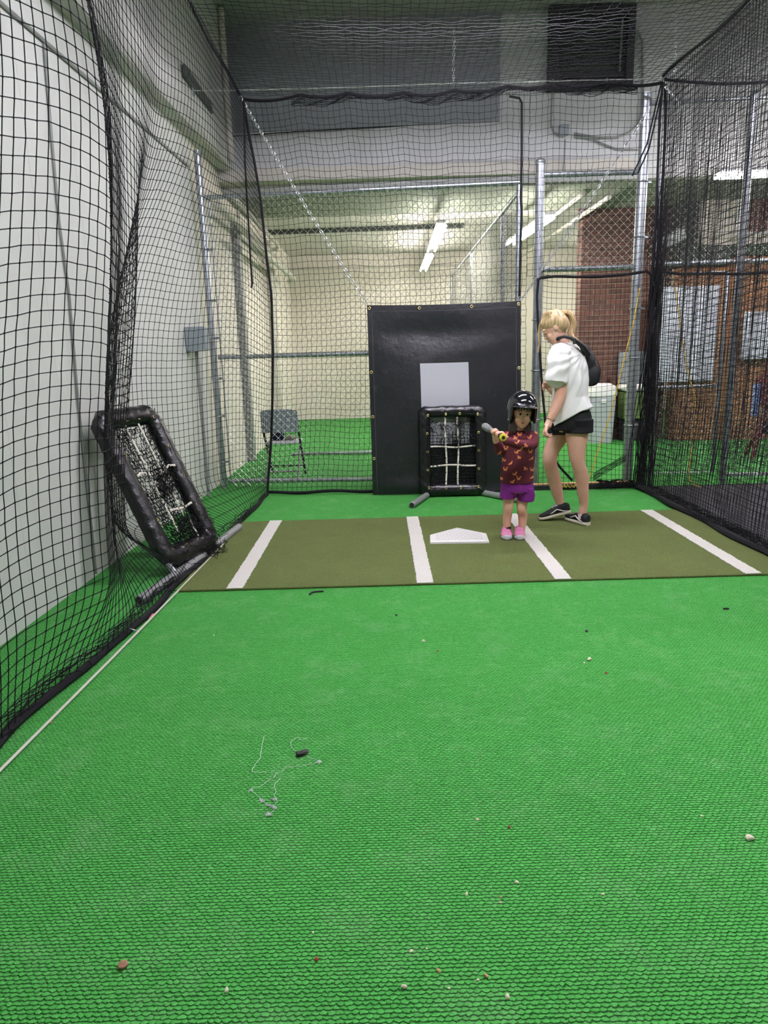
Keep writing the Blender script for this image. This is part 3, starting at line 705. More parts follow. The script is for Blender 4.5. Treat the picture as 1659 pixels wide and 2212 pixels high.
chain('hanging_chain', [YP(1460, 40, 7.1), YP(1458, 166, 7.1)], 'bright vertical chain above the right rear net corner', .03)
chain('hanging_chain', [YP(1440, 190, 6.85), YP(1475, 232, 6.85), YP(1485, 262, 6.85)], 'short bright chain slung inside the right cage net near the tall post', .03)
# ------------------------------------------------------------------ mat, plate, backdrop
r = thing('hitting_mat', 'olive green artificial turf hitting mat with four white lines', 'mat', (.65, 5.02, 0))
MB().rbox((-1.315, 4.125, 0.0), (2.615, 5.92, .014), .004).obj('turf_pad', m['olive'], r)
rng = random.Random(3)
for x in (-.947, .246, 1.11, 2.298):
    pts = []
    ys = np.linspace(4.128, 5.917, 150)
    L = [(x-.051+rng.uniform(-.004, .004), y, .0145) for y in ys]; R = [(x+.051+rng.uniform(-.004, .004), y, .0145) for y in ys]
    b = MB(); n = len(ys); v = L+R+[(p[0], p[1], .018) for p in L]+[(p[0], p[1], .018) for p in R]
    f = []
    for i in range(n-1): f += [(2*n+i, 3*n+i, 3*n+i+1, 2*n+i+1), (i, 2*n+i, 2*n+i+1, i+1), (3*n+i, n+i, n+i+1, 3*n+i+1)]
    f += [(0, n, 3*n, 2*n), (n-1, 3*n-1, 4*n-1, 2*n-1)]
    b.add(v, f); b.obj('white_line', m['line'], r, smooth=False)
pp = [Vector((.338, 5.02, 0)), Vector((.782, 5.0, 0)), Vector((.795, 5.235, 0)), Vector((.588, 5.445, 0)), Vector((.352, 5.24, 0))]
cc = sum(pp, Vector())/5
def plate_mat():
    t = NT('plate_tread'); br = t.n('ShaderNodeTexBrick'); t.l(t.coord(), br.inputs['Vector'])
    br.inputs['Scale'].default_value = 1; br.inputs['Brick Width'].default_value = .05; br.inputs['Row Height'].default_value = .042; br.inputs['Mortar Size'].default_value = .004
    t.l(t.mix(br.outputs['Fac'], lin((206, 205, 197)), lin((228, 227, 221))), t.b.inputs['Base Color']); t.bump(br.outputs['Fac'], .004); return t.m
r = thing('home_plate', 'white rubber home plate lying on the olive mat', 'plate', cc)
b = MB(); o_ = [p+Vector((0, 0, .015)) for p in pp]; t_ = [cc+(p-cc)*.985+Vector((0, 0, .028)) for p in pp]; i_ = [cc+(p-cc)*.82+Vector((0, 0, .036)) for p in pp]
b.rings([o_, t_, i_]); b.obj('bevelled_slab', m['plate'], r, smooth=False)
MB().prism([cc+(p-cc)*.80+Vector((0, 0, .0362)) for p in pp], (0, 0, .0012)).obj('tread', plate_mat(), r, smooth=False)
def sheet(name, fn, nu, nv, th, mt, par, nrm=(0, 1, 0)):
    nrm = Vector(nrm); b = MB(); F = [Vector(fn(i/nu, j/nv)) for i in range(nu+1) for j in range(nv+1)]; N = len(F)
    v = F+[p+nrm*th for p in F]; I = lambda i, j: i*(nv+1)+j; f = []
    for i in range(nu):
        for j in range(nv):
            f.append((I(i, j), I(i+1, j), I(i+1, j+1), I(i, j+1))); f.append((N+I(i, j), N+I(i, j+1), N+I(i+1, j+1), N+I(i+1, j)))
    for i in range(nu):
        for j in (0, nv):
            a, c = I(i, j), I(i+1, j); f.append((a, N+a, N+c, c) if j == 0 else (a, c, N+c, N+a))
    for j in range(nv):
        for i in (0, nu):
            a, c = I(i, j), I(i, j+1); f.append((a, c, N+c, N+a) if i == 0 else (a, N+a, N+c, c))
    b.add(v, f); return b.obj(name, mt, par)
def bd(u, v, off=0.0):
    x = -.107+u*(1.48+.035*(1-v)); ed = math.sin(math.pi*u)
    z = .012+v*1.858-.012*ed*v+.02*(u-.5)*v*0
    y = 6.955-.035*ed*(1-v)*.8+.018*noise.noise(Vector((u*2.6, v*3, 2)))+.012*math.sin(u*9+v*4)*v*(1-v)-.03*v*(1-v)*ed+.022*math.exp(-((v-.86)/.07)**2)*ed-.018*math.exp(-((v-.04)/.04)**2)*math.sin(u*6.5)
    return (x, y+off, z)
r = thing('backdrop', 'large black tarpaulin backdrop with a white square patch behind home plate', 'backdrop', (.65, 7.0, 0))
sheet('tarpaulin', bd, 44, 54, .004, m['tarp'], r)
def patch(u, v): p = bd(.335+u*.318, .272+v*.43, -.004); return (p[0]+.004*math.sin(v*3), p[1], p[2])
sheet('white_patch', patch, 20, 24, .003, m['tarpw'], r)
for u, v in ((.015, .985), (.34, .985), (.68, .985), (.985, .985), (.015, .66), (.015, .425), (.015, .2), (.985, .66)):
    MB().torus(bd(u, v, -.003), (0, 1, 0), .0115, .004, 14, 6).obj('grommet', m['brass'], r)
for uu, vv in (((.03, .97), (.97, .97)), ((.03, .01), (.03, .97)), ((.97, .01), (.97, .97))):
    MB().tube([bd(uu[0]+(vv[0]-uu[0])*t, uu[1]+(vv[1]-uu[1])*t, -.0005) for t in np.linspace(0, 1, 40)], .0012, 4).obj('hem_stitching', mat('grey_thread', (96, 96, 100), .8) if 'grey_thread' not in bpy.data.materials else bpy.data.materials['grey_thread'], r)
# ------------------------------------------------------------------ padded pitching targets
def target(label, M, w, h, torn, straps, loc, seed, feet, pr=.057, c=.014):
    rg = random.Random(seed); r = thing('pitching_target', label, 'target', loc)
    o_ = pr-.002; hw = w/2-o_
    T = lambda x, y, z: M @ Vector((x, y, z))
    # pad loop
    path = []; zb, zt = o_, h-o_
    def seg(a, b_, n): return [a.lerp(b_, i/n) for i in range(n)]
    A = [Vector((-hw+c, 0, zb)), Vector((hw-c, 0, zb)), Vector((hw, 0, zb+c)), Vector((hw, 0, zt-c)), Vector((hw-c, 0, zt)), Vector((-hw+c, 0, zt)), Vector((-hw, 0, zt-c)), Vector((-hw, 0, zb+c))]
    for i in range(8): path += seg(A[i], A[(i+1) % 8], (26, 3, 40, 3)[i % 4] if i % 2 == 0 else 3)
    b = MB(); b.tube(path, pr, 20, closed=True, ref=Vector((0, 1, 0)), flat=.80)
    v = []
    for p in b.v:
        p = Vector(p); cn = min((p-Vector((sx*hw, 0, sz))).length for sx in (-1, 1) for sz in (zb, zt))
        k = .5+1.6*math.exp(-cn/.10)
        n1 = noise.noise_vector(p*14+Vector((seed, 0, 0)))*.007*k; rdg = math.sin((p.x+p.z)*70+3*noise.noise(p*9))*.0028*k
        v.append(p+n1+Vector((0, rdg, 0)))
    b.v = [tuple(p) for p in v]; b.xf(M).obj('pad_cover', m['vinyl'], r)
    for sx in (-1, 1):
        for sz in (zb, zt):
            q = [T(sx*(hw-.055), -.047, sz+(.055 if sz == zb else -.055)), T(sx*hw, -.05, sz), T(sx*(hw+.03), -.036, sz+(-.028 if sz == zb else .028))]
            MB().tube(q, .003, 5).obj('corner_seam', m['rope'], r)
    ix, iz0, iz1 = hw-pr*.55, zb+pr*.55, zt-pr*.55
    gs = [(-ix, iz1), (-ix*.28, iz1+.008), (ix*.28, iz1+.008), (ix, iz1)]+[(s*(ix+.008), iz0+(iz1-iz0)*f) for s in (-1, 1) for f in (.25, .5, .75)]+[(-ix, iz0), (-ix*.3, iz0-.006), (ix*.3, iz0-.006), (ix, iz0)]
    for x, z in gs: MB().torus(T(x, -.048, z), M.to_3x3() @ Vector((0, 1, 0)), .0095, .0038, 12, 6).obj('grommet', m['brass'], r)
    for i in range(0, len(gs)-1):
        a, c2 = gs[i], gs[i+1]
        if (Vector(a)-Vector(c2)).length < .3: MB().tube([T(a[0], -.05, a[1]), T((a[0]+c2[0])/2*.98, -.04, (a[1]+c2[1])/2), T(c2[0], -.05, c2[1])], .0035, 5).obj('lacing', m['rope'], r)
    iw = hw-pr*.8
    for kind, p, a, c2 in straps:
        pts = []
        for t in np.linspace(0, 1, 14):
            s = a+(c2-a)*t; w_ = .006*math.sin(t*7+seed+p*9)
            pts.append(T(p*iw+w_, (-.030 if torn else -.008)+w_, iz0+(iz1-iz0)*s) if kind == 'v' else T(iw*(2*s-1), (-.036 if torn else -.012)+w_, iz0+(iz1-iz0)*p+w_))
        MB().tube(pts, .0085, 8, flat=.5, ref=M.to_3x3() @ Vector((0, 1, 0))).obj('strap', m['strap'], r)
    # inner netting, torn and sagging
    b = MB(); nx, nz_ = (12, 22) if not torn else (15, 28)
    for layer in range(2):
        P = {}
        for i in range(nx+1):
            for j in range(nz_+1):
                u, v_ = i/nx, j/nz_
                P[i, j] = Vector(((2*u-1)*iw+rg.uniform(-.008, .008), .012+.05*layer*math.sin(math.pi*(v_*3 % 1))*math.sin(math.pi*u)+rg.uniform(-.006, .006), iz0+(iz1-iz0)*(v_-torn*.05*math.sin(math.pi*u)*v_)+rg.uniform(-.007, .007)))
        for i in range(nx+1):
            for j in range(nz_+1):
                for di, dj in ((1, 0), (0, 1)):
                    if (i+di, j+dj) in P:
                        hole = noise.noise(Vector((i*.33+seed*5, j*.3, layer*4)))
                        if hole > (.17 if torn else (-.02 if j > nz_*.68 else .5)) and not (di == 0 and i in (0, nx)): continue
                        q, s2 = P[i, j], P[i+di, j+dj]
                        b.tube([T(*q), T(*((q+s2)/2+Vector((rg.uniform(-.006, .006), rg.uniform(-.006, .006), -.006)))), T(*s2)], .0027, 3, caps=False)
    b.obj('inner_netting', m['net'], r)
    # frayed cords
    b = MB()
    clumps = [((rg.choice((-iw*.95, -.09, .06, iw*.9))+rg.uniform(-.02, .02), iz1-rg.uniform(.03, .3)), 16, .022) for _ in range(12)] if not torn else [((0.06, iz0+(iz1-iz0)*.56), 130, .06), ((.0, iz0+(iz1-iz0)*.46), 150, .07), ((.02, iz0+(iz1-iz0)*.22), 160, .11), ((.1, iz0+.10), 150, .085), ((-.06, iz0+.04), 130, .085), ((.2, iz0+.02), 110, .075), ((.24, -.0), 80, .06), ((.1, .0), 60, .07), ((-iw*.6, iz1-.05), 24, .05), ((iw*.6, iz1-.1), 26, .05)]
    for (cx, cz), n, s in clumps:
        for k in range(n):
            p = Vector((cx+rg.gauss(0, s), -.02+rg.gauss(0, .022 if torn else .008), cz+rg.gauss(0, s*.6))); pts = [p]
            d = Vector((rg.uniform(-1, 1), rg.uniform(-.5, .5), rg.uniform(-1, .6)))
            for _ in range(4):
                d = (d+Vector((rg.uniform(-.9, .9), rg.uniform(-.5, .4), rg.uniform(-.9, .6)))).normalized(); p = p+d*.017; pts.append(p)
            b.tube([T(*q) for q in pts], .0021, 3, caps=False)
    b.v = [(x, y, max(z, .004)) for x, y, z in b.v]
    b.obj('frayed_netting', m['net'], r)['kind'] = 'stuff'
    for a, c2, st in feet:
        a, c2 = Vector(a), Vector(c2); d = (c2-a).normalized()
        fo = MB().tube([a, a+d*.004, c2-d*.004, c2], [.026, .030, .030, .026], 14).obj('foot_tube', m['conduit'], r)
        MB().tube([a-d*.0015, a+d*.001], .022, 12).obj('tube_opening', m['rubber'], fo)
        if st is not None: MB().tube([st[0], st[1]], .022, 10).obj('stub', m['galv'], fo)
    return r
Mf = Matrix.Translation((.698, 6.80, .012)) @ Matrix.Rotation(math.radians(-1.5), 4, 'Z') @ Matrix.Rotation(math.radians(-5), 4, 'X')
target('padded black pitching target standing upright against the tarpaulin backdrop', Mf, .66, .885, 0,
       [('v', -.30, .02, 1), ('v', .22, .02, 1), ('h', .56, 0, 1), ('h', .30, 0, 1)], (.698, 6.8, 0), 2,
       [((.262, 6.32, .03), (.43, 6.76, .03), None), (G(1122, 1080, .03), (.98, 6.82, .03), None)])
nb, fb = G(358, 1237, .05), G(474, 1176, .05)
ux = (fb-nb).normalized(); wl = (fb-nb).length; tn = XP(180, 893, -1.91); 
uz = (tn-nb); uz = (uz-ux*uz.dot(ux)); hl = uz.length; uz.normalize(); uy = uz.cross(ux).normalized()
Ml = Matrix((ux, uy, uz)).transposed().to_4x4(); Ml.translation = (nb+fb)/2
f0, f1 = G(300, 1297, .032), G(441, 1200, .032); g0, g1 = G(517, 1138, .032), G(462, 1180, .032)
sm_ = f0.lerp(f1, .52)
target('padded black pitching target with torn netting leaning against the left white wall', Ml, wl, hl, 1,
       [('v', -.36, .42, 1), ('v', .28, .55, 1), ('v', -.34, .1, .38), ('v', .3, .2, .4), ('v', .5, 0, .16), ('h', .60, .72, 1), ('h', .60, 0, .22), ('h', .27, .34, 1)], (nb+fb)/2, 11,
       [(f0, f1, (sm_, nb+ux*.06+uz*.05)), (g0, g1, None)], .072, .05)
# ------------------------------------------------------------------ folding chair with things on it
Mc = Matrix.Translation((-1.15, 8.13, 0)) @ Matrix.Rotation(math.radians(-4), 4, 'Z'); cm = Mc
r = thing('folding_chair', 'grey metal folding chair behind the chain link fence, facing away', 'chair', (-1.15, 8.13, 0))
def cpt(*p): return Mc @ Vector(p)
MB().rbox((-.19, -.17, .425), (.19, .20, .452), .01, M=Mc).obj('seat', m['binlid'], r)
sheet('backrest', lambda u, v: cpt(-.215+.43*u, -.20+.03*(1-v)+.03*math.sin(math.pi*u)*-1, .565+.265*v*(1-.12*(2*u-1)**4)), 16, 8, .012, m['greypaint'], r)
for s in (-1, 1):
    MB().tube([cpt(s*.20, -.19, .80), cpt(s*.205, -.16, .62), cpt(s*.20, .20, .02)], .013, 8).obj('leg', m['rubber'], r)
    MB().tube([cpt(s*.185, .05, .43), cpt(s*.185, -.20, .02)], .012, 8).obj('leg', m['conduit'], r)
for y, z, mt in ((.135, .13, 'rubber'), (-.14, .11, 'conduit')): MB().tube([cpt(-.19, y, z), cpt(.19, y, z)], .009, 8).obj('crossbar', m[mt], r)
b = MB().ell(cpt(-.06, .02, .52), (.07, .06, .085)).ell(cpt(-.10, .03, .50), (.06, .05, .07)); o = meshobj('folded_cloth', remesh(b, .008, 3), [m['navy']]); tag(o, 'dark navy bundle lying on the grey folding chair', 'cloth')
o = MB().rbox((.02, -.03, .453), (.13, .10, .50), .01, M=Mc).obj('small_box', mat('printed_box', (170, 164, 156), .6, var=.6, vscale=30)); tag(o, 'small pale box beside the navy bundle on the folding chair', 'box')
# ------------------------------------------------------------------ rear room pipes
r = thing('wall_pipes', 'pale pipes bracketed along the top of the left wall behind the fence', 'pipe', (-1.8, 10, 3.2))
for k, (q0, q1, xx_, rr) in enumerate((((470, 440), (592, 515), -1.66, .035), ((505, 428), (600, 505), -1.55, .03), ((540, 520), (632, 558), -1.55, .045))):
    a, c2 = XP(*q0, xx_), XP(*q1, xx_); c2.y = min(c2.y, 15.4); c2.z = a.z
    MB().tube([a, c2, c2+Vector((-.03, .05, -.04)), c2+Vector((-.12, .05, -.06))], rr, 10).obj('pipe', m['pipe'], r)
o = MB().rbox((-1.88, 9.55, 0), (-1.78, 9.68, 3.1), .008).obj('wall_post', m['conduit']); tag(o, 'grey steel post on the rear left wall behind the folding chair', 'post')
o = MB().tube([(-1.8, 9.75, 0), (-1.8, 9.75, 3.3)], .022, 8).obj('vertical_pipe', m['pipe']); tag(o, 'pale vertical pipe beside the grey wall post in the rear room', 'pipe')
o = MB().rbox((-1.87, 12.3, 0), (-1.74, 12.48, 3.3), .01).obj('wall_post', m['pipe']); tag(o, 'cream boxed post farther back on the rear left wall', 'post')
o = MB().tube([(-1.75, 12.0, .9), (-1.75, 12.0, 3.2)], .035, 8).obj('vertical_pipe', m['pipe']); tag(o, 'pale downpipe ending above the floor on the rear left wall', 'pipe')
o = MB().tube([(-1.85, 15.55, 3.2), (2.2, 15.55, 3.17)], .02, 8).obj('horizontal_pipe', m['pipe']); tag(o, 'pale pipe running across the top of the far cream wall', 'pipe')
o = MB().tube([(-1.75, 12.5, 1.39), (1.5, 12.5, 1.37)], .018, 8).obj('horizontal_rail', m['pipe']); tag(o, 'pale waist high rail crossing the rear room', 'rail')
o = MB().tube([(-1.3, 9.95, .03), (1.4, 9.9, .03)], .022, 8).obj('floor_rail', m['galv']); tag(o, 'galvanised pipe lying across the rear room turf', 'rail')
for k, (a, c2) in enumerate(((2.62, 3.30), (2.95, 3.25))):
    o = MB().tube([(a, 9.4, c2), (a, 14.9, c2)], .03, 8).obj('ceiling_pipe', m['pipe']); tag(o, ('pale ceiling pipe left of the pair beside the brick wall', 'pale ceiling pipe right of the pair beside the brick wall')[k], 'pipe')
# ------------------------------------------------------------------ right hand background
r = thing('trash_bin', 'pale grey plastic bin with a rounded lid behind the woman', 'bin', (3.3, 10.5, 0))
b = MB().loft([((3.3, 10.5, z), (1, 0, 0), rx, (0, 1, 0), rx*.85) for z, rx in ((0, .165), (.02, .17), (.7, .2), (.72, .2))], 24, p=4); b.obj('body', m['binlid'], r)
MB().loft([((3.3, 10.5, z), (1, 0, 0), rx, (0, 1, 0), rx*.85) for z, rx in ((.70, .21), (.76, .212), (.84, .19), (.88, .12))], 24, p=4).obj('lid', m['white'], r)
MB().rbox((3.24, 10.315, .6), (3.33, 10.33, .66), .004).obj('highlight_patch', m['white'], r)  # small highlight on the bin front, put in as a white patch
r = thing('utility_sink', 'grey steel wall unit with white basin and green cabinet on the brick wall', 'sink', (3.86, 10.6, 0))
MB().rbox((3.63, 10.7, .86), (4.1, 10.8, 1.33), .01).obj('back_panel', m['greypaint'], r)
for x0, x1 in ((3.67, 3.8), (3.86, 4.06)):
    MB().tube([(x0, 10.69, .92), (x1, 10.69, .92), (x1, 10.69, 1.18), (x0, 10.69, 1.18)], .006, 6, closed=True).obj('dispenser_rim', m['galv'], r)
MB().rbox((3.6, 10.42, .76), (4.12, 10.8, .85), .03).obj('basin', m['white'], r)
MB().rbox((3.64, 10.48, .34), (4.08, 10.78, .74), .01).obj('cabinet', m['greencab'], r)
MB().rbox((3.66, 10.55, 0), (4.06, 10.78, .34), .01).obj('plinth', m['rubber'], r)
o = MB().rbox((3.5, 10.72, 0), (3.585, 10.82, .96), .008).obj('brown_downpipe', mat('brown_paint', (72, 44, 36), .6)); tag(o, 'dark brown vertical pipe box between the grey bin and the wall sink', 'pipe')
o = MB().rbox((3.93, 10.33, .88), (4.88, 10.37, 2.22), .006).obj('wall_board', m['board']); tag(o, 'large pale blue white board on the brick wall behind the net gate', 'board')
o = MB().rbox((5.2, 10.2, 1.18), (6.2, 10.24, 1.84), .006).obj('wall_board', m['board']); tag(o, 'smaller pale blue white board on the tan wall at the right edge', 'board')
o = MB().tube([YP(1432, 526, 10.3), YP(1458, 512, 10.25), YP(1480, 502, 10.2)], .085, 14).obj('duct_elbow', m['binlid']); tag(o, 'pale round duct end in front of the brick wall high up', 'duct')
r = thing('steel_stand', 'dark red metal stand with a boxy panel behind the right net', 'stand', (5.0, 8.6, 0))
MB().rbox((4.66, 8.45, .66), (5.3, 8.75, 1.0), .012).obj('panel', m['red'], r); MB().rbox((4.72, 8.5, 1.0), (5.3, 8.7, 1.16), .01).obj('upper_box', m['red'], r)
for x in (4.72, 4.80): MB().rbox((x, 8.44, .86), (x+.03, 8.452, .9), .002).obj('white_mark', m['white'], r)
for a, c2 in (((4.72, 8.55, .66), (4.55, 8.45, .02)), ((4.72, 8.55, .5), (4.70, 8.9, .02)), ((5.25, 8.6, .66), (5.25, 8.6, .02))): MB().tube([a, c2], .028, 8).obj('leg', m['red'], r)
MB().rbox((4.6, 8.6, .52), (4.66, 8.68, .92), .01).obj('blue_handle', m['blue'], r)
MB().rbox((4.76, 8.5, .3), (5.3, 8.75, .44), .02).obj('lower_tray', m['navy'], r)
MB().rbox((4.76, 8.5, .5), (5.3, 8.75, .63), .02).obj('middle_tray', m['plate'], r)
o = MB().rbox((2.66, 1.5, 0.0), (8.5, 6.98, .012), .003).obj('floor_mat', m['matblack']); tag(o, 'wide charcoal floor mat covering the right cage floor', 'mat')
r = thing('threshold_bar', 'black rubber threshold with a pine strip across the gateway', 'threshold', (2.1, 7.02, 0))
MB().rbox((1.53, 6.985, 0), (2.60, 7.07, .05), .006).obj('rubber_kerb', m['rubber'], r); MB().rbox((1.53, 7.0, .05), (2.60, 7.06, .062), .002).obj('pine_strip', m['wood'], r)
def cord(name, px, Yv, rr, label, mt='yellow'):
    pts = [YP(a, b_, Yv) for a, b_ in px]; 
    for p in pts: p.z = max(p.z, rr)
    return tag(MB().tube(pts, rr, 6).obj(name, m[mt]), label, 'cord')
cord('yellow_cord', [(1382, 622), (1379, 640), (1368, 700), (1352, 760), (1338, 820), (1325, 870), (1312, 915), (1300, 950), (1288, 985), (1280, 1015), (1270, 1040), (1250, 1053), (1228, 1050)], 7.0, .007, 'yellow cord slung from the gate post down to the threshold behind the woman')
cord('yellow_cord', [(1458, 618), (1464, 660), (1472, 720), (1481, 780), (1490, 820), (1502, 860), (1502, 900), (1496, 940), (1492, 980), (1487, 1015), (1489, 1036), (1500, 1048), (1515, 1052)], 6.86, .006, 'yellow cord hanging down inside the right cage net')
o = MB(); 
for k in range(7):
    o.tube([YP(1205+8*k+4*math.sin(k+t*5), 1050+3*math.sin(t*6+k), 6.97) for t in np.linspace(0, 1, 8)], .005, 5)
tag(o.obj('yellow_cord', m['yellow']), 'knotted tail of yellow cord lying on the black threshold', 'cord')
# ------------------------------------------------------------------ litter on the turf
pale, tan, redm, blk, pink = mat('pale_crumb', (226, 218, 190), .8, var=.2, vscale=90), mat('tan_crumb', (196, 160, 108), .8, var=.3, vscale=90), mat('red_crumb', (152, 58, 44), .8), mat('black_scrap', (22, 22, 24), .7), mat('pink_scrap', (226, 130, 140), .7)
def crumb(name, px, r_, mt, label, cat='crumb', flat=.6, seed=0, grp='crumbs scattered on the green turf'):
    p = G(*px); rg = random.Random(hash(px) % 9999); b = MB().ell((0, 0, 0), (r_, r_*rg.uniform(.6, .85), r_*flat), n=10, k=6)
    b.v = [tuple(Vector(v)*(1+.35*noise.noise(Vector(v)/r_*1.3+Vector((px[0], px[1], 0))))) for v in b.v]
    b.xf(Matrix.Translation(p+Vector((0, 0, r_*flat*.75))) @ Matrix.Rotation(rg.uniform(0, 6), 4, 'Z')); return tag(b.obj(name, mt), label, cat, grp)
LIT = [((915, 1386), .009, pale, 'pale crumb alone on the turf straight in front of the home plate'), ((1273, 1426), .013, pale, 'round white scrap on the turf below the second line from the right'),
 ((1262, 1433), .006, pale, 'thin white sliver just left of the round white scrap'), ((1031, 1772), .0062, pale, 'pale crumb just left of a red speck in mid turf'), ((1516, 1764), .005, pale, 'small pale crumb up left of the big white scrap at right'),
 ((1619, 1813), .013, pale, 'largest white scrap near the right edge of the turf'), ((1116, 1908), .0065, pale, 'cream crumb, topmost of the cluster in the lower middle turf'), ((1008, 1933), .0065, pale, 'cream crumb, leftmost of the cluster in the lower middle turf'),
 ((1081, 1951), .005, pale, 'cream crumb at the bottom of the cluster in the lower middle turf'), ((1082, 1939), .004, tan, 'tiny tan crumb just above a cream crumb in the lower middle turf'), ((1302, 1933), .005, pale, 'lone pale crumb right of the lower middle cluster'),
 ((888, 2056), .005, pale, 'pale crumb in the bottom turf, topmost left of the string of crumbs'), ((922, 2050), .0035, pale, 'tiny pale crumb right beside the topmost one in the bottom turf'), ((947, 2099), .006, tan, 'oblong tan crumb between the pale crumbs in the bottom turf'),
 ((1050, 2110), .0068, tan, 'chunky tan crumb in the bottom turf'), ((1032, 2118), .004, pale, 'tiny pale crumb touching the left of the chunky tan crumb'), ((873, 2134), .0075, pale, 'oblong cream crumb at lower left of the bottom crumbs'),
 ((970, 2136), .0035, pale, 'tiny cream crumb between the two lowest crumbs'), ((1096, 2155), .007, pale, 'cream crumb nearest the bottom of the photo at right'), ((490, 2141), .0068, pale, 'cream crumb on the bottom turf right of the brown disc'),
 ((676, 2016), .004, pale, 'tiny pale crumb above a red speck left of centre'), ((462, 1373), .005, pale, 'pale crumb on the turf below the left front mat corner'), ((110, 1562), .008, tan, 'tan crumb beside the steel cable at the left net'),
 ((946, 1407), .006, redm, 'red speck just below the lone pale crumb before home plate'), ((1310, 1455), .007, redm, 'red speck to the right below the round white scrap'), ((1100, 1788), .007, redm, 'red speck right of a pale crumb in mid turf'), ((684, 2074), .006, redm, 'red speck in the bottom turf left of centre'),
 ((856, 1330), .009, blk, 'black speck on the turf in front of the second mat line'), ((1267, 1365), .009, blk, 'black speck on the turf above the round white scrap')]
for px, r_, mt, lb in LIT: crumb('crumb', px, r_, mt, lb)
p = G(266, 2088)
b = MB().tube([p+Vector((0, 0, .001)), p+Vector((0, 0, .003)), p+Vector((0, 0, .008)), p+Vector((0, 0, .009))], [.0105, .0118, .0118, .0105], 18)
tag(b.obj('brown_disc', mat('brown_disc', (168, 124, 92), .7, var=.4, vscale=80)), 'small round brown disc lying alone at the lower left of the turf', 'disc')
p = G(324, 1335); tag(MB().prism([p+Vector(q) for q in ((-.025, 0, .004), (.0, -.02, .004), (.03, .015, .012), (.01, .02, .016))], (0, 0, .004)).obj('pink_scrap', pink, smooth=False), 'small pink scrap on the turf beside the left net rope', 'scrap')
p = G(654, 1631); b = MB().rbox((-.024, -.012, .001), (.004, .012, .014), .003).rbox((0, -.006, .006), (.022, .02, .012), .003)
b.xf(Matrix.Translation(p) @ Matrix.Rotation(.25, 4, 'Z')); tag(b.obj('plastic_clip', blk), 'black plastic clip on the turf beside the white thread', 'clip')
tag(MB().tube([G(x, y, .006) for x, y in ((669, 1284), (672, 1280), (680, 1278), (690, 1277), (699, 1277))], .006, 5).obj('black_strap_scrap', blk), 'curved black strap scrap on the turf just before the mat edge', 'scrap')
tag(MB().tube([G(x, y, .006) for x, y in ((1563, 1315), (1569, 1314), (1575, 1315))], .005, 5).obj('black_strap_scrap', blk), 'short black scrap on the turf below the rightmost mat line', 'scrap')
def zz(q): return G(520+q[0]/8.295, 1560+q[1]/8.295, .004)
rg = random.Random(5); b = MB()
for path in (((1180, 280), (1060, 310), (1030, 265), (950, 310), (900, 345), (905, 440), (960, 495), (1060, 550), (1140, 590)), ((1190, 605), (1260, 640), (1360, 680), (1440, 700), (1280, 740), (1150, 770), (1000, 790), (830, 805), (730, 880), (630, 925), (590, 1000), (500, 1030), (420, 1110), (330, 1160), (190, 1180), (200, 1240), (320, 1320), (360, 1400), (430, 1440), (500, 1490), (590, 1480), (640, 1520), (570, 1600), (450, 1660)), ((415, 250), (380, 400), (355, 640), (290, 720), (215, 840), (205, 885), (350, 900), (520, 890)), ((710, 1000), (630, 1080), (590, 1170), (640, 1230), (600, 1300), (650, 1420), (590, 1500))):
    pts = []
    for i in range(len(path)-1):
        for t in (0, .33, .66): pts.append(zz((path[i][0]+(path[i+1][0]-path[i][0])*t+rg.uniform(-8, 8), path[i][1]+(path[i+1][1]-path[i][1])*t+rg.uniform(-8, 8))))
    b.tube(pts, .0009, 4)
for cx, cy, n in ((1405, 705, 12), (380, 1400, 16), (590, 1520, 22), (510, 1650, 30), (600, 1390, 10), (500, 1490, 10), (205, 1220, 8)):
    for k in range(n//2): b.tube([zz((cx+rg.gauss(0, 32), cy+rg.gauss(0, 20))) for _ in range(4)], .0009, 4)
tag(b.obj('white_thread', mat('white_thread', (196, 206, 200), .7)), 'tangled white thread lying on the green turf', 'thread')
# ------------------------------------------------------------------ people
def J(x, y, Yv): return YP(x, y, Yv)
SK = skin_mat('child_skin', (232, 184, 156), (222, 166, 138)); SKA = skin_mat('fair_skin', (228, 184, 158), (220, 166, 140))
EW = mat('eye_white', (232, 228, 222), .3); EI = mat('eye_iris', (46, 32, 26), .2); LIP = mat('lip', (196, 108, 100), .45); BROW = mat('brow_brown', (84, 60, 44), .8); NAIL = mat('nail', (232, 190, 176), .3)
def limb(b, pts, rs, n=14):
    """tapering limb with round ends, resampled smoothly through its joints"""
    pts = [Vector(p) for p in pts]; P = []; R = []
    for i in range(len(pts)-1):
        p0 = pts[max(i-1, 0)]; p1 = pts[i]; p2 = pts[i+1]; p3 = pts[min(i+2, len(pts)-1)]
        for k in range(6):
            t = k/6; t2 = t*t; t3 = t2*t
            P.append(.5*((2*p1)+(p2-p0)*t+(2*p0-5*p1+4*p2-p3)*t2+(3*p1-p0-3*p2+p3)*t3)); R.append(rs[i]+(rs[i+1]-rs[i])*(t2*(3-2*t)*.5+t*.5))
    P.append(pts[-1]); R.append(rs[-1])
    b.tube(P, R, n); b.ell(P[0], R[0], n=12, k=8); b.ell(P[-1], R[-1], n=12, k=8); return b
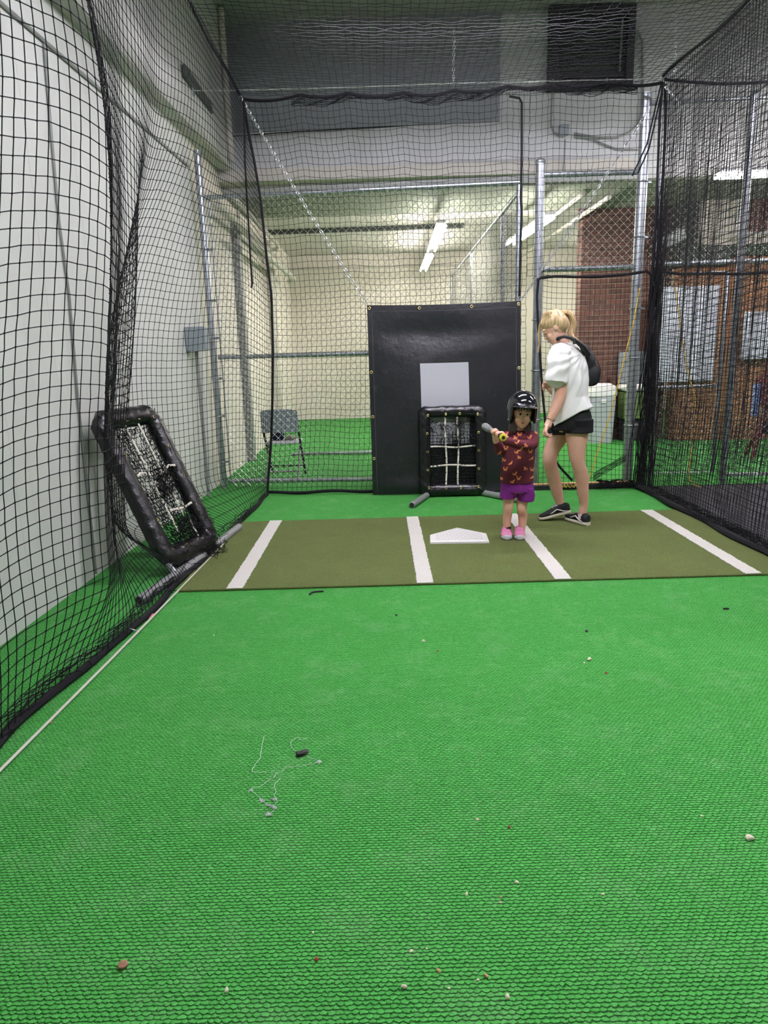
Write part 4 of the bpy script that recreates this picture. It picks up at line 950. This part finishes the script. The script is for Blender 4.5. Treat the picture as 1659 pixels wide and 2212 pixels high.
def strand(b, pts, rs, n=6):
    pts = [Vector(p) for p in pts]; P = []; R = []
    for i in range(len(pts)-1):
        p0 = pts[max(i-1, 0)]; p1 = pts[i]; p2 = pts[i+1]; p3 = pts[min(i+2, len(pts)-1)]
        for k in range(4):
            t = k/4; t2 = t*t; t3 = t2*t
            P.append(.5*((2*p1)+(p2-p0)*t+(2*p0-5*p1+4*p2-p3)*t2+(3*p1-p0-3*p2+p3)*t3)); R.append(rs[i]+(rs[i+1]-rs[i])*t)
    b.tube(P+[pts[-1]], R+[rs[-1]], n)
def me_mb(me):
    b = MB(); b.v = [tuple(v.co) for v in me.vertices]; b.f = [tuple(p.vertices) for p in me.polygons]; b.mi = [0]*len(b.f); return b
def axes(f, up=(0, 0, 1)):
    f = Vector(f).normalized(); s = f.cross(Vector(up)).normalized(); return f, s, s.cross(f).normalized()   # forward, right hand side, up
def H(c, f, s, u):
    A = Matrix((s, f, u)).transposed(); return (lambda a, b_, d: c+s*a+f*b_+u*d), A
# ---- the child
fd = Vector((-.08, -1, 0)).normalized()
P = thing('person', 'small child in a maroon patterned shirt, purple shorts and batting helmet holding a bat', 'person', G(1112, 1150))
hf = Vector((-.04, -.99, -.05)).normalized(); hu = Vector((.085, -.05, 1)); hs = hu.cross(hf).normalized()*-1; hs = hf.cross(hu).normalized(); hu = hs.cross(hf).normalized()
hs = -hs if hs.x < 0 else hs
Ch = J(1128, 896, 5.13); at, HA = H(Ch, hf, hs, hu)
def head(b, at, A, k=1.0, child=True):
    E = lambda x, y, z, r: b.ell(at(x*k, y*k, z*k), tuple(q*k for q in r), A, 20, 14)
    E(0, -.012, .022, (.069, .082, .086)); E(0, .016, -.035, (.056, .060, .055)); E(0, .044, -.079, (.021, .019, .017)); E(0, .03, -.068, (.036, .036, .026))
    for s in (-1, 1): E(s*.030, .042, -.030, (.026, .024, .026)); E(*((s*.060, -.012, .0, (.008, .012, .018)) if child else (s*.067, -.014, .0, (.008, .014, .022)))); E(s*.026, .060, .027, (.024, .012, .007)); E(s*.0065, .080, -.024, (.006, .006, .005))
    E(0, .072, -.006, (.007, .010, .022)); E(0, .081, -.020, (.0085, .0095, .008)); E(0, .060, -.050, (.022, .014, .012))
    return b
def face(b, at, A, k=1.0, shut=False):
    E = lambda x, y, z, r, mi: b.ell(at(x*k, y*k, z*k), tuple(q*k for q in r), A, 14, 10, mi)
    for s in (-1, 1):
        E(s*.0268, .0610, .0118, (.0145, .0125, .0092), 0 if shut else 1)
        if not shut: E(s*.0262, .0700, .0118, (.0082, .0052, .0084), 2)
        E(s*.0268, .0600, .0218, (.0150, .0125, .0030), 0)
        b.tube([at(s*.0120*k, .0725*k, .0335*k), at(s*.026*k, .0722*k, .0368*k), at(s*.042*k, .0590*k, .0310*k)], [.0014*k, .0022*k, .0011*k], 6, mi=4)
        b.tube([at(s*.0125*k, .0680*k, .0150*k), at(s*.0268*k, .0745*k, (.0205 if not shut else .0075)*k), at(s*.0415*k, .0610*k, (.0140 if not shut else .006)*k)], .0012*k, 5, mi=2)
    E(0, .0732, -.0466, (.0150, .0042, .0028), 3); E(0, .0728, -.0520, (.0125, .0046, .0036), 3)
    b.tube([at(-.0185*k, .0670*k, -.0445*k), at(-.009*k, .0762*k, -.0488*k), at(0, .0775*k, -.0495*k), at(.009*k, .0762*k, -.0488*k), at(.0185*k, .0670*k, -.0445*k)], .0010*k, 5, mi=4)
    return b
b = head(MB(), at, HA)
limb(b, [J(1128, 908, 5.15), J(1127, 938, 5.17)], [.032, .036])
tc = lambda y, x=1119, Yv=5.17: J(x, y, Yv)
b.loft([(tc(y, x), (1, 0, 0), rx, (0, 1, 0), ry) for y, x, rx, ry in ((932, 1126, .06, .05), (942, 1124, .115, .065), (975, 1120, .10, .075), (1010, 1118, .105, .08), (1045, 1117, .115, .085), (1062, 1116, .105, .08))], 20)
limb(b, [J(1103, 1050, 5.17), J(1099, 1078, 5.165), J(1098, 1095, 5.155), J(1096, 1112, 5.175), J(1095, 1130, 5.178), J(1096, 1146, 5.175), J(1096, 1160, 5.16)], [.058, .043, .0385, .0365, .031, .0235, .026])
limb(b, [J(1130, 1050, 5.17), J(1128, 1082, 5.165), J(1127, 1098, 5.155), J(1129, 1112, 5.175), J(1128.5, 1130, 5.178), J(1127.5, 1146, 5.175), J(1127, 1160, 5.16)], [.058, .043, .039, .0365, .031, .0235, .026])
B0, B1 = J(1087.5, 945.5, 4.78), J(1047, 921, 5.31); bdv = (B1-B0).normalized(); BL = (B1-B0).length
e1 = bdv.cross(Vector((0, 0, 1))).normalized(); e2 = e1.cross(bdv).normalized()   # e1 to the right of the bat, e2 up
def grip(b, s0, a0, sgn, fr=.0066, hr=.0125, palm_r=.021):
    """fist round the bat: four fingers wrapped about the handle, palm at angle a0, thumb closing over"""
    ax = lambda s: B0+bdv*s
    rd = lambda a: e1*math.cos(a)+e2*math.sin(a)
    for k in range(4):
        s = s0+(k-1.5)*.0148; L = (3.5, 3.9, 3.75, 3.1)[k]; R = hr+fr
        b.tube([ax(s)+rd(a0+sgn*t*L)*(R+(.007 if t < .25 else 0)) for t in np.linspace(0, 1, 12)], [fr*1.08]*9+[fr, fr*.9, fr*.7], 9)
    pc = ax(s0)+rd(a0-.15*sgn)*(hr+.013)
    b.ell(pc, (.034, .0165, .027), Matrix((bdv, rd(a0), bdv.cross(rd(a0)))).transposed(), 14, 10)
    b.tube([pc-bdv*.018+rd(a0-sgn*.6)*.006, ax(s0-.012)+rd(a0-sgn*1.1)*(hr+.011), ax(s0-.004)+rd(a0-sgn*1.9)*(hr+.008), ax(s0+.004)+rd(a0-sgn*2.5)*(hr+.006)], [.010, .0085, .0078, .006], 9)
    return pc
pl = grip(b, .115, .2, 1); prr = grip(b, .185, 2.2, -1)
limb(b, [J(1150, 945, 5.15), J(1146, 961, 4.98), J(1104, 955, 4.90), pl], [.036, .033, .024, .019])
limb(b, [J(1095, 945, 5.17), J(1079, 970, 5.14), J(1072, 955, 5.03), prr], [.036, .031, .023, .019])
body = remesh(b, .0042, 3)
bb = me_mb(body); face(bb, at, HA); bb.obj('body', [SK, EW, EI, LIP, BROW], P, auto=False); bpy.data.meshes.remove(body)
# shirt
b = MB()
b.loft([(J(x, y, 5.17), (1, 0, 0), rx, (0, 1, 0), ry) for y, x, rx, ry in ((929, 1127, .048, .050), (934, 1126, .088, .066), (942, 1124, .128, .082), (960, 1121, .122, .092), (1000, 1118, .124, .100), (1030, 1117, .126, .104), (1041, 1116.5, .126, .105))], 28)
limb(b, [J(1149, 945, 5.16), J(1147, 961, 4.985), J(1120, 960, 4.92), J(1095, 953, 4.885)], [.052, .044, .037, .031])
limb(b, [J(1096, 945, 5.17), J(1081, 971, 5.13), J(1074, 958, 5.035)], [.052, .042, .031])
sh = remesh(b, .0040, 4)
NC = [(v.co.copy(), v.normal.copy()) for v in sh.vertices]
sh.vertices.foreach_set('co', [q for c, n in NC for q in c+n*(noise.noise(Vector((c.x*16, c.y*10, c.z*9)))*.0050)]); sh.update()
MAR, ORA = cloth_mat('maroon_cotton', (92, 38, 48), .003, 20), mat('orange_print', (226, 138, 84), .85)
ST = [(1160, 933, 0), (1123, 938, 1), (1144, 944, 0), (1094, 937, 2), (1113, 945, 3), (1117, 955, 0), (1136, 962, 3), (1093, 968, 1), (1125, 970, 2), (1116, 976, 0), (1079, 978, 2), (1121, 988, 3), (1148, 990, 2), (1103, 1000, 2), (1092, 1013, 1), (1135, 1012, 3), (1112, 1023, 0), (1121, 1033, 1), (1082, 1033, 3), (1107, 1040, 0), (1150, 1014, 1), (1146, 975, 1), (1150, 1030, 2), (1088, 993, 3)]
BMP = [("0000011", "0000111", "1000110", "1111110", "0111100", "0010100"), ("1100011", "1000011", "1101110", "0111110", "0111100", "0100100"), ("0000011", "0000110", "0001110", "0011110", "1111100", "1100000"), ("0110000", "0111000", "0011101", "0011111", "0111110", "0100010")]
Rm, Um, Fm = CR, CU, CFW
mi = [0]*len(sh.polygons)
for i, p in enumerate(sh.polygons):
    c = p.center; d = c-CPOS; z = d.dot(Fm); x = 829.5+CF*d.dot(Rm)/z; y = 1106-CF*d.dot(Um)/z
    for sx, sy, k in ST:
        u, v = (x-sx)/1.45+3.5, (y-sy)/1.45+3
        if 0 <= u < 7 and 0 <= v < 6 and BMP[k][int(v)][int(u)] == '1': mi[i] = 1; break
sh.polygons.foreach_set('material_index', mi)
so = link('shirt', sh, P); sh.materials.append(MAR); sh.materials.append(ORA)
# shorts
b = MB()
b.loft([(J(x, y, 5.17), (1, 0, 0), rx, (0, 1, 0), ry) for y, x, rx, ry in ((1030, 1117, .116, .094), (1048, 1117, .124, .100), (1060, 1117, .128, .100))], 24)
b.loft([(J(x, y, 5.168), (1, 0, 0), rx, (0, 1, 0), ry) for y, x, rx, ry in ((1052, 1100, .062, .085), (1066, 1098.5, .066, .080), (1075, 1096.5, .062, .076))], 20)
b.loft([(J(x, y, 5.168), (1, 0, -.05), rx, (0, 1, 0), ry) for y, x, rx, ry in ((1052, 1134, .064, .085), (1068, 1135.5, .070, .080), (1081, 1135, .064, .076))], 20)
meshobj('shorts', remesh(b, .0042, 4), [cloth_mat('purple_cotton', (122, 42, 128), .004, 16)], P)
# socks and shoes
PK, PKD, SOLE = mat('pink_mesh', (226, 140, 178), .7, var=.15, vscale=60), mat('deep_pink_strap', (214, 104, 156), .6), mat('pale_grey_sole', (206, 204, 208), .5)
def kid_shoe(x, toe_y, turn, sock):
    tp = G(x, toe_y)+Vector((0, 0, .013)); dv = Vector((turn, -1, 0)).normalized(); sv = Vector((-dv.y, dv.x, 0)); L = .158; hl = tp-dv*L
    MB().tube([J(x+1, 1137.5, 5.178), J(x+1, 1148, 5.172), J(x+1, 1156, 5.15)], [.0275, .029, .030], 16).obj('sock', sock, P)
    s = MB(); secs = lambda lst: [(hl+dv*(t*L)+Vector((0, 0, zc)), sv, w, (0, 0, 1), h) for t, zc, w, h in lst]
    up = MB().loft(secs(((0.0, .038, .020, .020), (.06, .042, .031, .034), (.25, .046, .034, .040), (.42, .044, .035, .036), (.60, .036, .038, .026), (.8, .030, .040, .019), (.95, .026, .030, .014), (1.0, .024, .014, .007))), 20, p=2.4)
    so = up.obj('shoe', PK, P)
    s.loft(secs(((0.0, .012, .022, .010), (.06, .012, .034, .012), (.4, .012, .037, .012), (.7, .014, .043, .014), (.88, .018, .040, .018), (.98, .020, .030, .019), (1.03, .019, .018, .014))), 20, p=3); s.obj('sole', SOLE, so)
    for t, z, w in ((.40, .078, .036), (.56, .062, .038), (.70, .050, .039)):
        q = [hl+dv*(t*L)+sv*(w*1.10*math.cos(a))+Vector((0, 0, .028+(z+.003-.028)*math.sin(a))) for a in np.linspace(.15, math.pi-.15, 12)]
        MB().tube(q, .0062 if t < .5 else .0035, 6, flat=.6).obj('strap', PKD if t < .6 else SOLE, so)
kid_shoe(1095, 1170.5, -.12, mat('black_sock', (26, 26, 28), .9)); kid_shoe(1123.5, 1170.5, -.10, mat('grey_green_sock', (152, 168, 160), .9))
# hair and helmet
HB = hair_mat('dark_brown_hair', (38, 27, 22), (58, 42, 33))
b = MB()
rg = random.Random(9)
for s, cx, (lo, hi) in ((-1, 1107, (1100, 1114)), (1, 1140, (1133, 1147))):
    for k in range(15):
        x = lo+(hi-lo)*k/14; x0 = cx+(x-cx)*.45+(3 if s < 0 else -2)
        end = 937-5*abs(k-7)/7+rg.uniform(-2, 2)
        strand(b, [J(x0, 893, 5.125), J(x0+(x-x0)*.4, 908, 5.115), J(x, 922, 5.10), J(x+rg.uniform(-1.2, 1.2), end, 5.085)], [.007, .0075, .0068, .0015])
for k in range(9):
    a = math.radians(-64+16*k); b.tube([at(.066*math.sin(a), .070*math.cos(a)-.012, .062), at(.072*math.sin(a), .074*math.cos(a)-.012, .044), at(.073*math.sin(a), .070*math.cos(a)-.014, .03+.0*abs(k-4))], [.010, .008, .004], 6)
b.ell(at(0, -.03, .02), (.076, .08, .088), HA, 20, 12); b.obj('hair', HB, P)
HM = mat('gloss_black_helmet', (13, 14, 20), .12, coat=1.0); HP = mat('helmet_padding', (24, 24, 26), .8)
def helm(a, t):
    fr = max(0.0, math.cos(a)); az = abs((a+math.pi) % (2*math.pi)-math.pi)
    t_ = float(sm(np.array(math.degrees(az)), 47, 60)); back = float(sm(np.array(math.degrees(az)), 118, 150))
    low = .0*(1-t_)-.108*t_+.035*back; tm = math.pi/2-(1-t_)*.30
    if t < .7: th = t/.7*tm; r, z = math.sin(th), .122*math.cos(th)
    else:
        q = (t-.7)/.3; z = .122*math.cos(tm)*(1-t_*q)+low*q; r = math.sin(tm)*(1-t_*q)+t_*q-.05*q*q*t_
    return at(.112*r*math.sin(a), -.006+.124*r*math.cos(a), .056+z)
na, nt = 72, 26; v = [helm(2*math.pi*i/na, j/nt) for i in range(na) for j in range(nt+1)]
f = [(i*(nt+1)+j, ((i+1) % na)*(nt+1)+j, ((i+1) % na)*(nt+1)+j+1, i*(nt+1)+j+1) for i in range(na) for j in range(nt)]
def outward(v, f, c):
    q = f[len(f)//3]; n = (Vector(v[q[1]])-Vector(v[q[0]])).cross(Vector(v[q[2]])-Vector(v[q[0]]))
    return f if n.dot(Vector(v[q[0]])-c) > 0 else [g[::-1] for g in f]
f = outward(v, f, at(0, 0, .05))
ho = MB().add(v, f).obj('batting_helmet', [HM, HP], P, auto=False); sd = ho.modifiers.new('shell', 'SOLIDIFY'); sd.thickness = .014; sd.offset = -1; sd.material_offset = 1; sd.material_offset_rim = 0
v = []; n1, n2 = 30, 6
for i in range(n1+1):
    a = math.radians(-58+116*i/n1); k = math.cos(a*90/58*.98)**.6 if abs(a) < math.radians(57.9) else 0
    for j in range(n2+1):
        t = j/n2; v.append(at(math.sin(a)*(.108+.014*t*k), -.008+math.cos(a)*.120+.058*t*k, .090-.014*t*k-.004*t*t*k-.034*(1-k)))
f = [(i*(n2+1)+j, (i+1)*(n2+1)+j, (i+1)*(n2+1)+j+1, i*(n2+1)+j+1) for i in range(n1) for j in range(n2)]
vo = MB().add(v, f).obj('visor', [HM], ho, auto=False); sd = vo.modifiers.new('s', 'SOLIDIFY'); sd.thickness = .007; sd.offset = 0
for s in (-1, 1): MB().ell(at(s*.104, .045, -.036), .006, n=10, k=6).obj('rivet', m['galv'], ho)
# bat
r = thing('baseball_bat', 'grey marbled bat with a black grip and yellow knob held by the child', 'bat', B0)
prof = [(0.0, .020), (.004, .026), (.012, .0265), (.018, .019), (.024, .0125)]
MB().tube([B0+bdv*s for s, _ in prof], [q for _, q in prof], 20).obj('knob', mat('yellow_knob', (222, 208, 52), .4), r)
MB().tube([B0-bdv*.0015, B0+bdv*.001], .0125, 16).obj('knob_end', m['rubber'], r)
MB().tube([B0+bdv*.02, B0+bdv*.25], [.0125, .0128], 16).obj('grip', mat('black_grip', (24, 24, 27), .7, bump=.002, bscale=90), r)
prof = [(.25, .013), (.30, .0155), (.36, .021), (.42, .0265), (.48, .029), (BL-.02, .0295), (BL-.006, .0275), (BL, .020)]
MB().tube([B0+bdv*s for s, _ in prof], [q for _, q in prof], 22).obj('barrel', mat('marbled_grey', (150, 152, 148), .45, col2=(86, 88, 88), vscale=45), r)
# ---- the woman
P = thing('person', 'woman in a white t-shirt and black shorts walking away behind the child, looking down', 'person', G(1225, 1135))
fd = Vector((-.86, .5, 0)).normalized(); sd_ = Vector((-.5, -.86, 0)).normalized()
hf = Vector((-.80, .22, -.52)).normalized(); hs = hf.cross(Vector((-.45, .15, .88))).normalized(); hu = hs.cross(hf).normalized()
Ch = J(1197, 711, 5.53); at, HA = H(Ch, hf, hs, hu)
b = head(MB(), at, HA, 1.14, False)
limb(b, [J(1206, 720, 5.54), J(1216, 748, 5.55)], [.055, .060])
def ring(px, py, df, dw, Yv=5.55, tilt=0): return (J(px, py, Yv), fd+Vector((0, 0, tilt)), df, sd_, dw)
b.loft([ring(1216, 744, .055, .06), ring(1222, 757, .075, .13), ring(1228, 785, .10, .155), ring(1232, 830, .10, .14), ring(1234, 870, .105, .145), ring(1236, 905, .125, .165), ring(1236, 930, .12, .16)], 24)
HP0 = G(1270, 1139); DV0 = (G(1221, 1124)-HP0).normalized(); ANK = HP0+DV0*.066+Vector((0, 0, .105))
# near leg (left), far leg (right)
limb(b, [J(1243, 915, 5.48), J(1246, 940, 5.46), J(1246, 978, 5.45), J(1250, 1004, 5.45), J(1256, 1026, 5.47), J(1259, 1060, 5.485), J(1261.5, 1090, 5.50), ANK+Vector((0, 0, .02)), ANK+Vector((0, 0, -.03))], [.085, .088, .066, .053, .056, .046, .034, .033, .030], 18)
limb(b, [J(1216, 915, 5.62), J(1206, 942, 5.62), J(1191, 974, 5.61), J(1188, 998, 5.60), J(1195, 1028, 5.645), J(1203, 1060, 5.67), J(1209, 1085, 5.68), J(1212, 1100, 5.685), J(1210, 1108, 5.68)], [.075, .080, .062, .055, .055, .048, .036, .034, .030], 18)
def hand(b, W, K, out, curl, fr=.0088, n=4, sc=1.0):
    """palm from the wrist W to the knuckles K; fingers curl towards 'curl'; 'out' spreads the knuckles"""
    W, K, out, curl = Vector(W), Vector(K), Vector(out).normalized(), Vector(curl).normalized(); d = (K-W).normalized()
    c = W.lerp(K, .6); b.ell(c, ((K-W).length*.62, .042*sc, .018*sc), Matrix((d, out, d.cross(out))).transposed(), 16, 10)
    b.tube([W, W.lerp(K, .5)], [.027*sc, .030*sc], 12)
    for k in range(4):
        o = (k-1.5)*.0195*sc; L = (.058, .070, .066, .050)[k]*sc; p = K+out*o-d*.004*abs(k-1.5)
        q1 = p+(d*.85+curl*.45).normalized()*L*.45; q2 = q1+(d*.25+curl*.95).normalized()*L*.38; q3 = q2+(curl*.85-d*.45).normalized()*L*.30
        b.tube([p-d*.02, p, q1, q2, q3], [fr*1.05, fr*1.1, fr, fr*.92, fr*.75], 9); b.ell(q3, fr*.75, n=8, k=6)
    t0 = W.lerp(K, .35)+out*.030*sc; t1 = W.lerp(K, .8)+out*.050*sc+curl*.018; t2 = K+out*.044*sc+curl*.036+d*.012
    b.tube([t0, t1, t2], [.0135*sc, .0115*sc, .0085*sc], 9); b.ell(t2, .0085*sc, n=8, k=6)
Wn, Kn = J(1187.5, 909, 5.35), J(1176.5, 934, 5.33)
limb(b, [J(1205, 766, 5.40), J(1209, 815, 5.39), J(1211, 848, 5.385), J(1201, 880, 5.365), Wn], [.058, .050, .046, .041, .029])
hand(b, Wn, Kn, (-.55, -.8, -.15), (.85, -.25, -.05))
Wf, Kf = J(1192, 843, 5.66), J(1180, 831, 5.64)
limb(b, [J(1230, 768, 5.70), J(1228, 835, 5.74), J(1206, 850, 5.70), Wf], [.056, .046, .038, .028])
hand(b, Wf, Kf, (-.2, -.5, .8), (-.4, -.6, -.75), sc=.95)
body = remesh(b, .0050, 3); bb = me_mb(body); face(bb, at, HA, 1.14, True); bb.obj('body', [SKA, EW, mat('blue_grey_iris', (70, 84, 96), .2), mat('soft_lip', (206, 126, 118), .45), mat('blond_brow', (150, 114, 74), .8)], P, auto=False)
# t-shirt
b = MB()
b.loft([ring(1216, 742, .066, .078), ring(1220, 750, .090, .145), ring(1226, 764, .118, .190), ring(1231, 790, .132, .196), ring(1232, 825, .138, .192), ring(1233, 855, .136, .188), ring(1235, 880, .146, .200, tilt=-.25), ring(1237, 902, .152, .208, tilt=-.56)], 30)
limb(b, [J(1209, 766, 5.41), J(1205, 790, 5.375), J(1201, 815, 5.37)], [.088, .084, .080]); b.tube([J(1205, 790, 5.375), J(1200, 826, 5.365)], [.083, .083], 20)
limb(b, [J(1238, 766, 5.72), J(1240, 790, 5.74)], [.085, .080]); b.tube([J(1240, 790, 5.74), J(1238, 822, 5.76)], [.08, .08], 20)
sh = remesh(b, .0055, 5)
NC = [(v.co.copy(), v.normal.copy()) for v in sh.vertices]
def fold(c):
    g = (c-J(1262, 762, 5.5)); a = math.atan2(g.x, -g.z)   # drag folds running down from the strap
    return noise.noise(Vector((c.x*14+c.z*5, c.y*14, c.z*3.0)))*.011+math.sin(a*17+3*noise.noise(c*5))*.0042*min(1, g.length*3)+noise.noise(Vector((c.x*26-c.z*13, c.y*20, c.z*9)))*.005
sh.vertices.foreach_set('co', [q for c, n in NC for q in c+n*fold(c)]); sh.update()
meshobj('t_shirt', sh, [cloth_mat('white_cotton', (244, 244, 238), .004, 14)], P)
# shorts
b = MB()
b.loft([ring(1237, 880, .120, .165), ring(1238, 900, .142, .188), ring(1236, 918, .146, .192), ring(1232, 926, .142, .186)], 26)
b.loft([ring(1247, 905, .125, .10, 5.46), ring(1248, 920, .120, .098, 5.46), ring(1245, 934, .130, .104, 5.455)], 22)
b.loft([ring(1222, 905, .13, .105, 5.62), ring(1211, 922, .115, .10, 5.62), ring(1210, 937, .112, .100, 5.61)], 22)
b.ell(J(1216, 919, 5.53), (.10, .10, .055)); b.ell(J(1228, 922, 5.50), (.10, .06, .045)); b.ell(J(1212, 929, 5.52), (.05, .06, .032))
meshobj('shorts', remesh(b, .0055, 4), [cloth_mat('black_cotton', (17, 17, 19), .003, 14)], P)
MB().torus(Wn.lerp(J(1201, 880, 5.365), .12), (Wn-J(1201, 880, 5.365)), .034, .0035, 20, 6).obj('bracelet', mat('cream_bracelet', (226, 208, 178), .4), P)
MB().torus(Wn.lerp(J(1201, 880, 5.365), .2), (Wn-J(1201, 880, 5.365)), .036, .0028, 20, 6).obj('bracelet', mat('rose_bracelet', (212, 160, 134), .4), P)
# sneakers
BK, WS, FOX = mat('black_canvas', (20, 20, 22), .85), mat('off_white_sole', (224, 216, 196), .5), mat('white_leather', (236, 234, 228), .5)
def sneaker(heel, toe, pitch, sockc):
    heel, toe = Vector(heel), Vector(toe); dv = (toe-heel).normalized(); L = .262; sv = dv.cross(Vector((0, 0, 1))).normalized(); uv = sv.cross(dv).normalized()
    secs = lambda lst: [(heel+dv*(t*L)+uv*zc, sv, w, uv, h) for t, zc, w, h in lst]
    ao = MB().loft(secs(((0, .050, .022, .030), (.04, .052, .033, .038), (.16, .056, .036, .042), (.30, .056, .037, .040), (.45, .052, .038, .036), (.6, .044, .040, .027), (.78, .037, .043, .020), (.93, .032, .036, .015), (1.0, .029, .016, .008))), 22, p=2.3).obj('sneaker', BK, P)
    MB().loft(secs(((-.005, .014, .024, .014), (.04, .014, .036, .0145), (.4, .014, .038, .0145), (.72, .014, .046, .0145), (.92, .015, .040, .0145), (1.02, .016, .020, .012))), 22, p=4).obj('sole', WS, ao)
    for e in (-1, 1):   # wavy side stripe
        q = []
        for t, z, w in ((.10, .030, .0365), (.22, .036, .0385), (.33, .052, .0385), (.42, .064, .0365), (.50, .056, .0385), (.58, .046, .040), (.66, .042, .041)): q.append(heel+dv*(t*L)+uv*z+sv*(e*w))
        MB().tube(q, [.003, .006, .0065, .0065, .006, .0045, .002], 6, flat=.8).obj('side_stripe', FOX, ao)
    for i in range(5):
        t = .46+i*.05; z = .086-.009*i
        MB().tube([heel+dv*(t*L)+uv*(z-.012)+sv*-.026, heel+dv*((t+.02)*L)+uv*(z+.002), heel+dv*(t*L)+uv*(z-.012)+sv*.026], .0036, 6).obj('lace', FOX, ao)
    MB().loft(secs(((.36, .086, .022, .012), (.46, .088, .022, .009), (.56, .078, .020, .007))), 14).obj('tongue', mat('grey_tongue', (150, 148, 144), .8) if 'grey_tongue' not in bpy.data.materials else bpy.data.materials['grey_tongue'], ao)
SOCK = mat('pale_pink_sock', (226, 204, 208), .9)
MB().tube([ANK+Vector((0, 0, -.005)), ANK+Vector((0, 0, -.045))], [.0375, .041], 18).obj('sock', SOCK, P)
MB().tube([J(1211.5, 1095, 5.685), J(1208, 1106, 5.68)], [.0385, .041], 18).obj('sock', SOCK, P)
hp, dvn = HP0, DV0
sneaker(hp+Vector((0, 0, .014)), hp+dvn*.26+Vector((0, 0, .014)), 0, SOCK)
tp = G(1166, 1127); hp = J(1230, 1107, 5.60); hp = tp+(Vector((hp.x, 5.66, .055))-Vector((tp.x, tp.y, 0))).normalized()*.262
sneaker(hp+Vector((0, 0, .014)), tp+Vector((0, 0, .014)), 0, SOCK)
# hair
HL = hair_mat('blond_hair', (216, 190, 144), (168, 138, 96)); b = MB()
k = 1.14
b.ell(at(0, -.022*k, .046*k), (.080*k, .088*k, .076*k), HA, 24, 16)
b.ell(at(0, -.05*k, .02*k), (.074*k, .06*k, .075*k), HA, 20, 12)
rg = random.Random(4)
crown = J(1220, 688, 5.54)
for i in range(44):   # strands combed back over the head to the crown
    a = math.radians(-95+190*i/43); st = at(.072*k*math.sin(a), (.068*math.cos(a)-.008)*k, (.050+.026*math.cos(a)-.012*abs(math.sin(a))+rg.uniform(-.008, .008))*k)
    mid = at(.066*k*math.sin(a), (.012*math.cos(a)-.03)*k, (.118-.012*math.sin(a)**2)*k)
    strand(b, [st, st.lerp(mid, .55)+hu*.010, mid, crown+Vector((rg.uniform(-.012, .012), rg.uniform(-.02, .02), rg.uniform(-.015, .01)))], [.003, .0085, .010, .009])
for i in range(40):   # loose ponytail falling over the back
    ox, oy = rg.gauss(0, 3.4), rg.gauss(0, .022); e = rg.uniform(0, 1)
    pts = [crown+Vector((0, oy*.5, 0)), J(1214+ox*.8+4*e, 672+5*e, 5.54+oy), J(1230+ox*.7, 676+4*e, 5.54+oy*1.2), J(1238+ox*.6, 698, 5.54+oy*1.2), J(1233+ox*.8, 720, 5.53+oy)]
    if e > .35: pts += [J(1240+ox+4*e, 733, 5.51+oy), J(1252+ox+12*e, 742+5*e, 5.50+oy)]
    strand(b, pts, [.008, .010, .0115, .0115, .010, .007, .002][:len(pts)])
for i in range(5): b.tube([J(1165+i, 700, 5.56), J(1162+i*.6, 722, 5.57), J(1164+i*.5, 742, 5.575), J(1161+i*.7, 762, 5.575)], [.005, .004, .003, .0012], 5)
b.tube([J(1193, 712, 5.44), J(1195, 722, 5.44), J(1194, 733, 5.445)], [.004, .003, .001], 5)
b.obj('hair', HL, P)
cl = MB().rbox((-.022, -.01, -.006), (.022, .01, .006), .004)
q0, q1 = J(1206, 672, 5.47), J(1214, 694, 5.46)
MB().tube([q0, q0.lerp(q1, .5)+Vector((.004, -.008, .004)), q1], [.010, .012, .009], 8, flat=.55).obj('hair_clip', mat('pearl_clip', (226, 222, 212), .35), P)
# sling bag
r = thing('sling_bag', 'black sling bag hanging on the back of the woman in white', 'bag', J(1275, 800, 5.55))
b = MB()
for (x, y, Yv, rr) in ((1276, 808, 5.60, (.075, .075, .10)), (1272, 780, 5.59, (.05, .07, .085)), (1277, 820, 5.60, (.065, .07, .055)), (1264, 757, 5.56, (.04, .06, .05))): b.ell(J(x, y, Yv), rr, n=18, k=12)
NY = mat('black_nylon', (17, 17, 20), .65, bump=.001, bscale=200)
meshobj('bag_body', remesh(b, .007, 24), [NY], r)
MB().tube([J(1290, 778, 5.55), J(1298, 800, 5.55), J(1295, 826, 5.55)], .004, 6).obj('zip', m['rubber'], r)
MB().tube([J(1196, 748, 5.62), J(1201, 738, 5.53), J(1208, 730, 5.45), J(1219, 727, 5.425), J(1232, 730, 5.42), J(1246, 738, 5.42), J(1258, 748, 5.44), J(1268, 764, 5.50)], [.014, .017, .019, .020, .022, .026, .032, .036], 10, flat=.6).obj('strap', NY, r)
MB().rbox((-.012, -.004, -.022), (.012, .004, .022), .003, M=Matrix.Translation(J(1241, 737, 5.39))).obj('buckle', m['rubber'], r)
# ------------------------------------------------------------------ world
w = bpy.data.worlds.new('world'); SC.world = w; w.use_nodes = True
w.node_tree.nodes['Background'].inputs[0].default_value = (.6, .65, .7, 1); w.node_tree.nodes['Background'].inputs[1].default_value = .05
for ob in list(bpy.data.objects):
    if ob.name not in COL.objects and not ob.users_collection: bpy.data.objects.remove(ob)
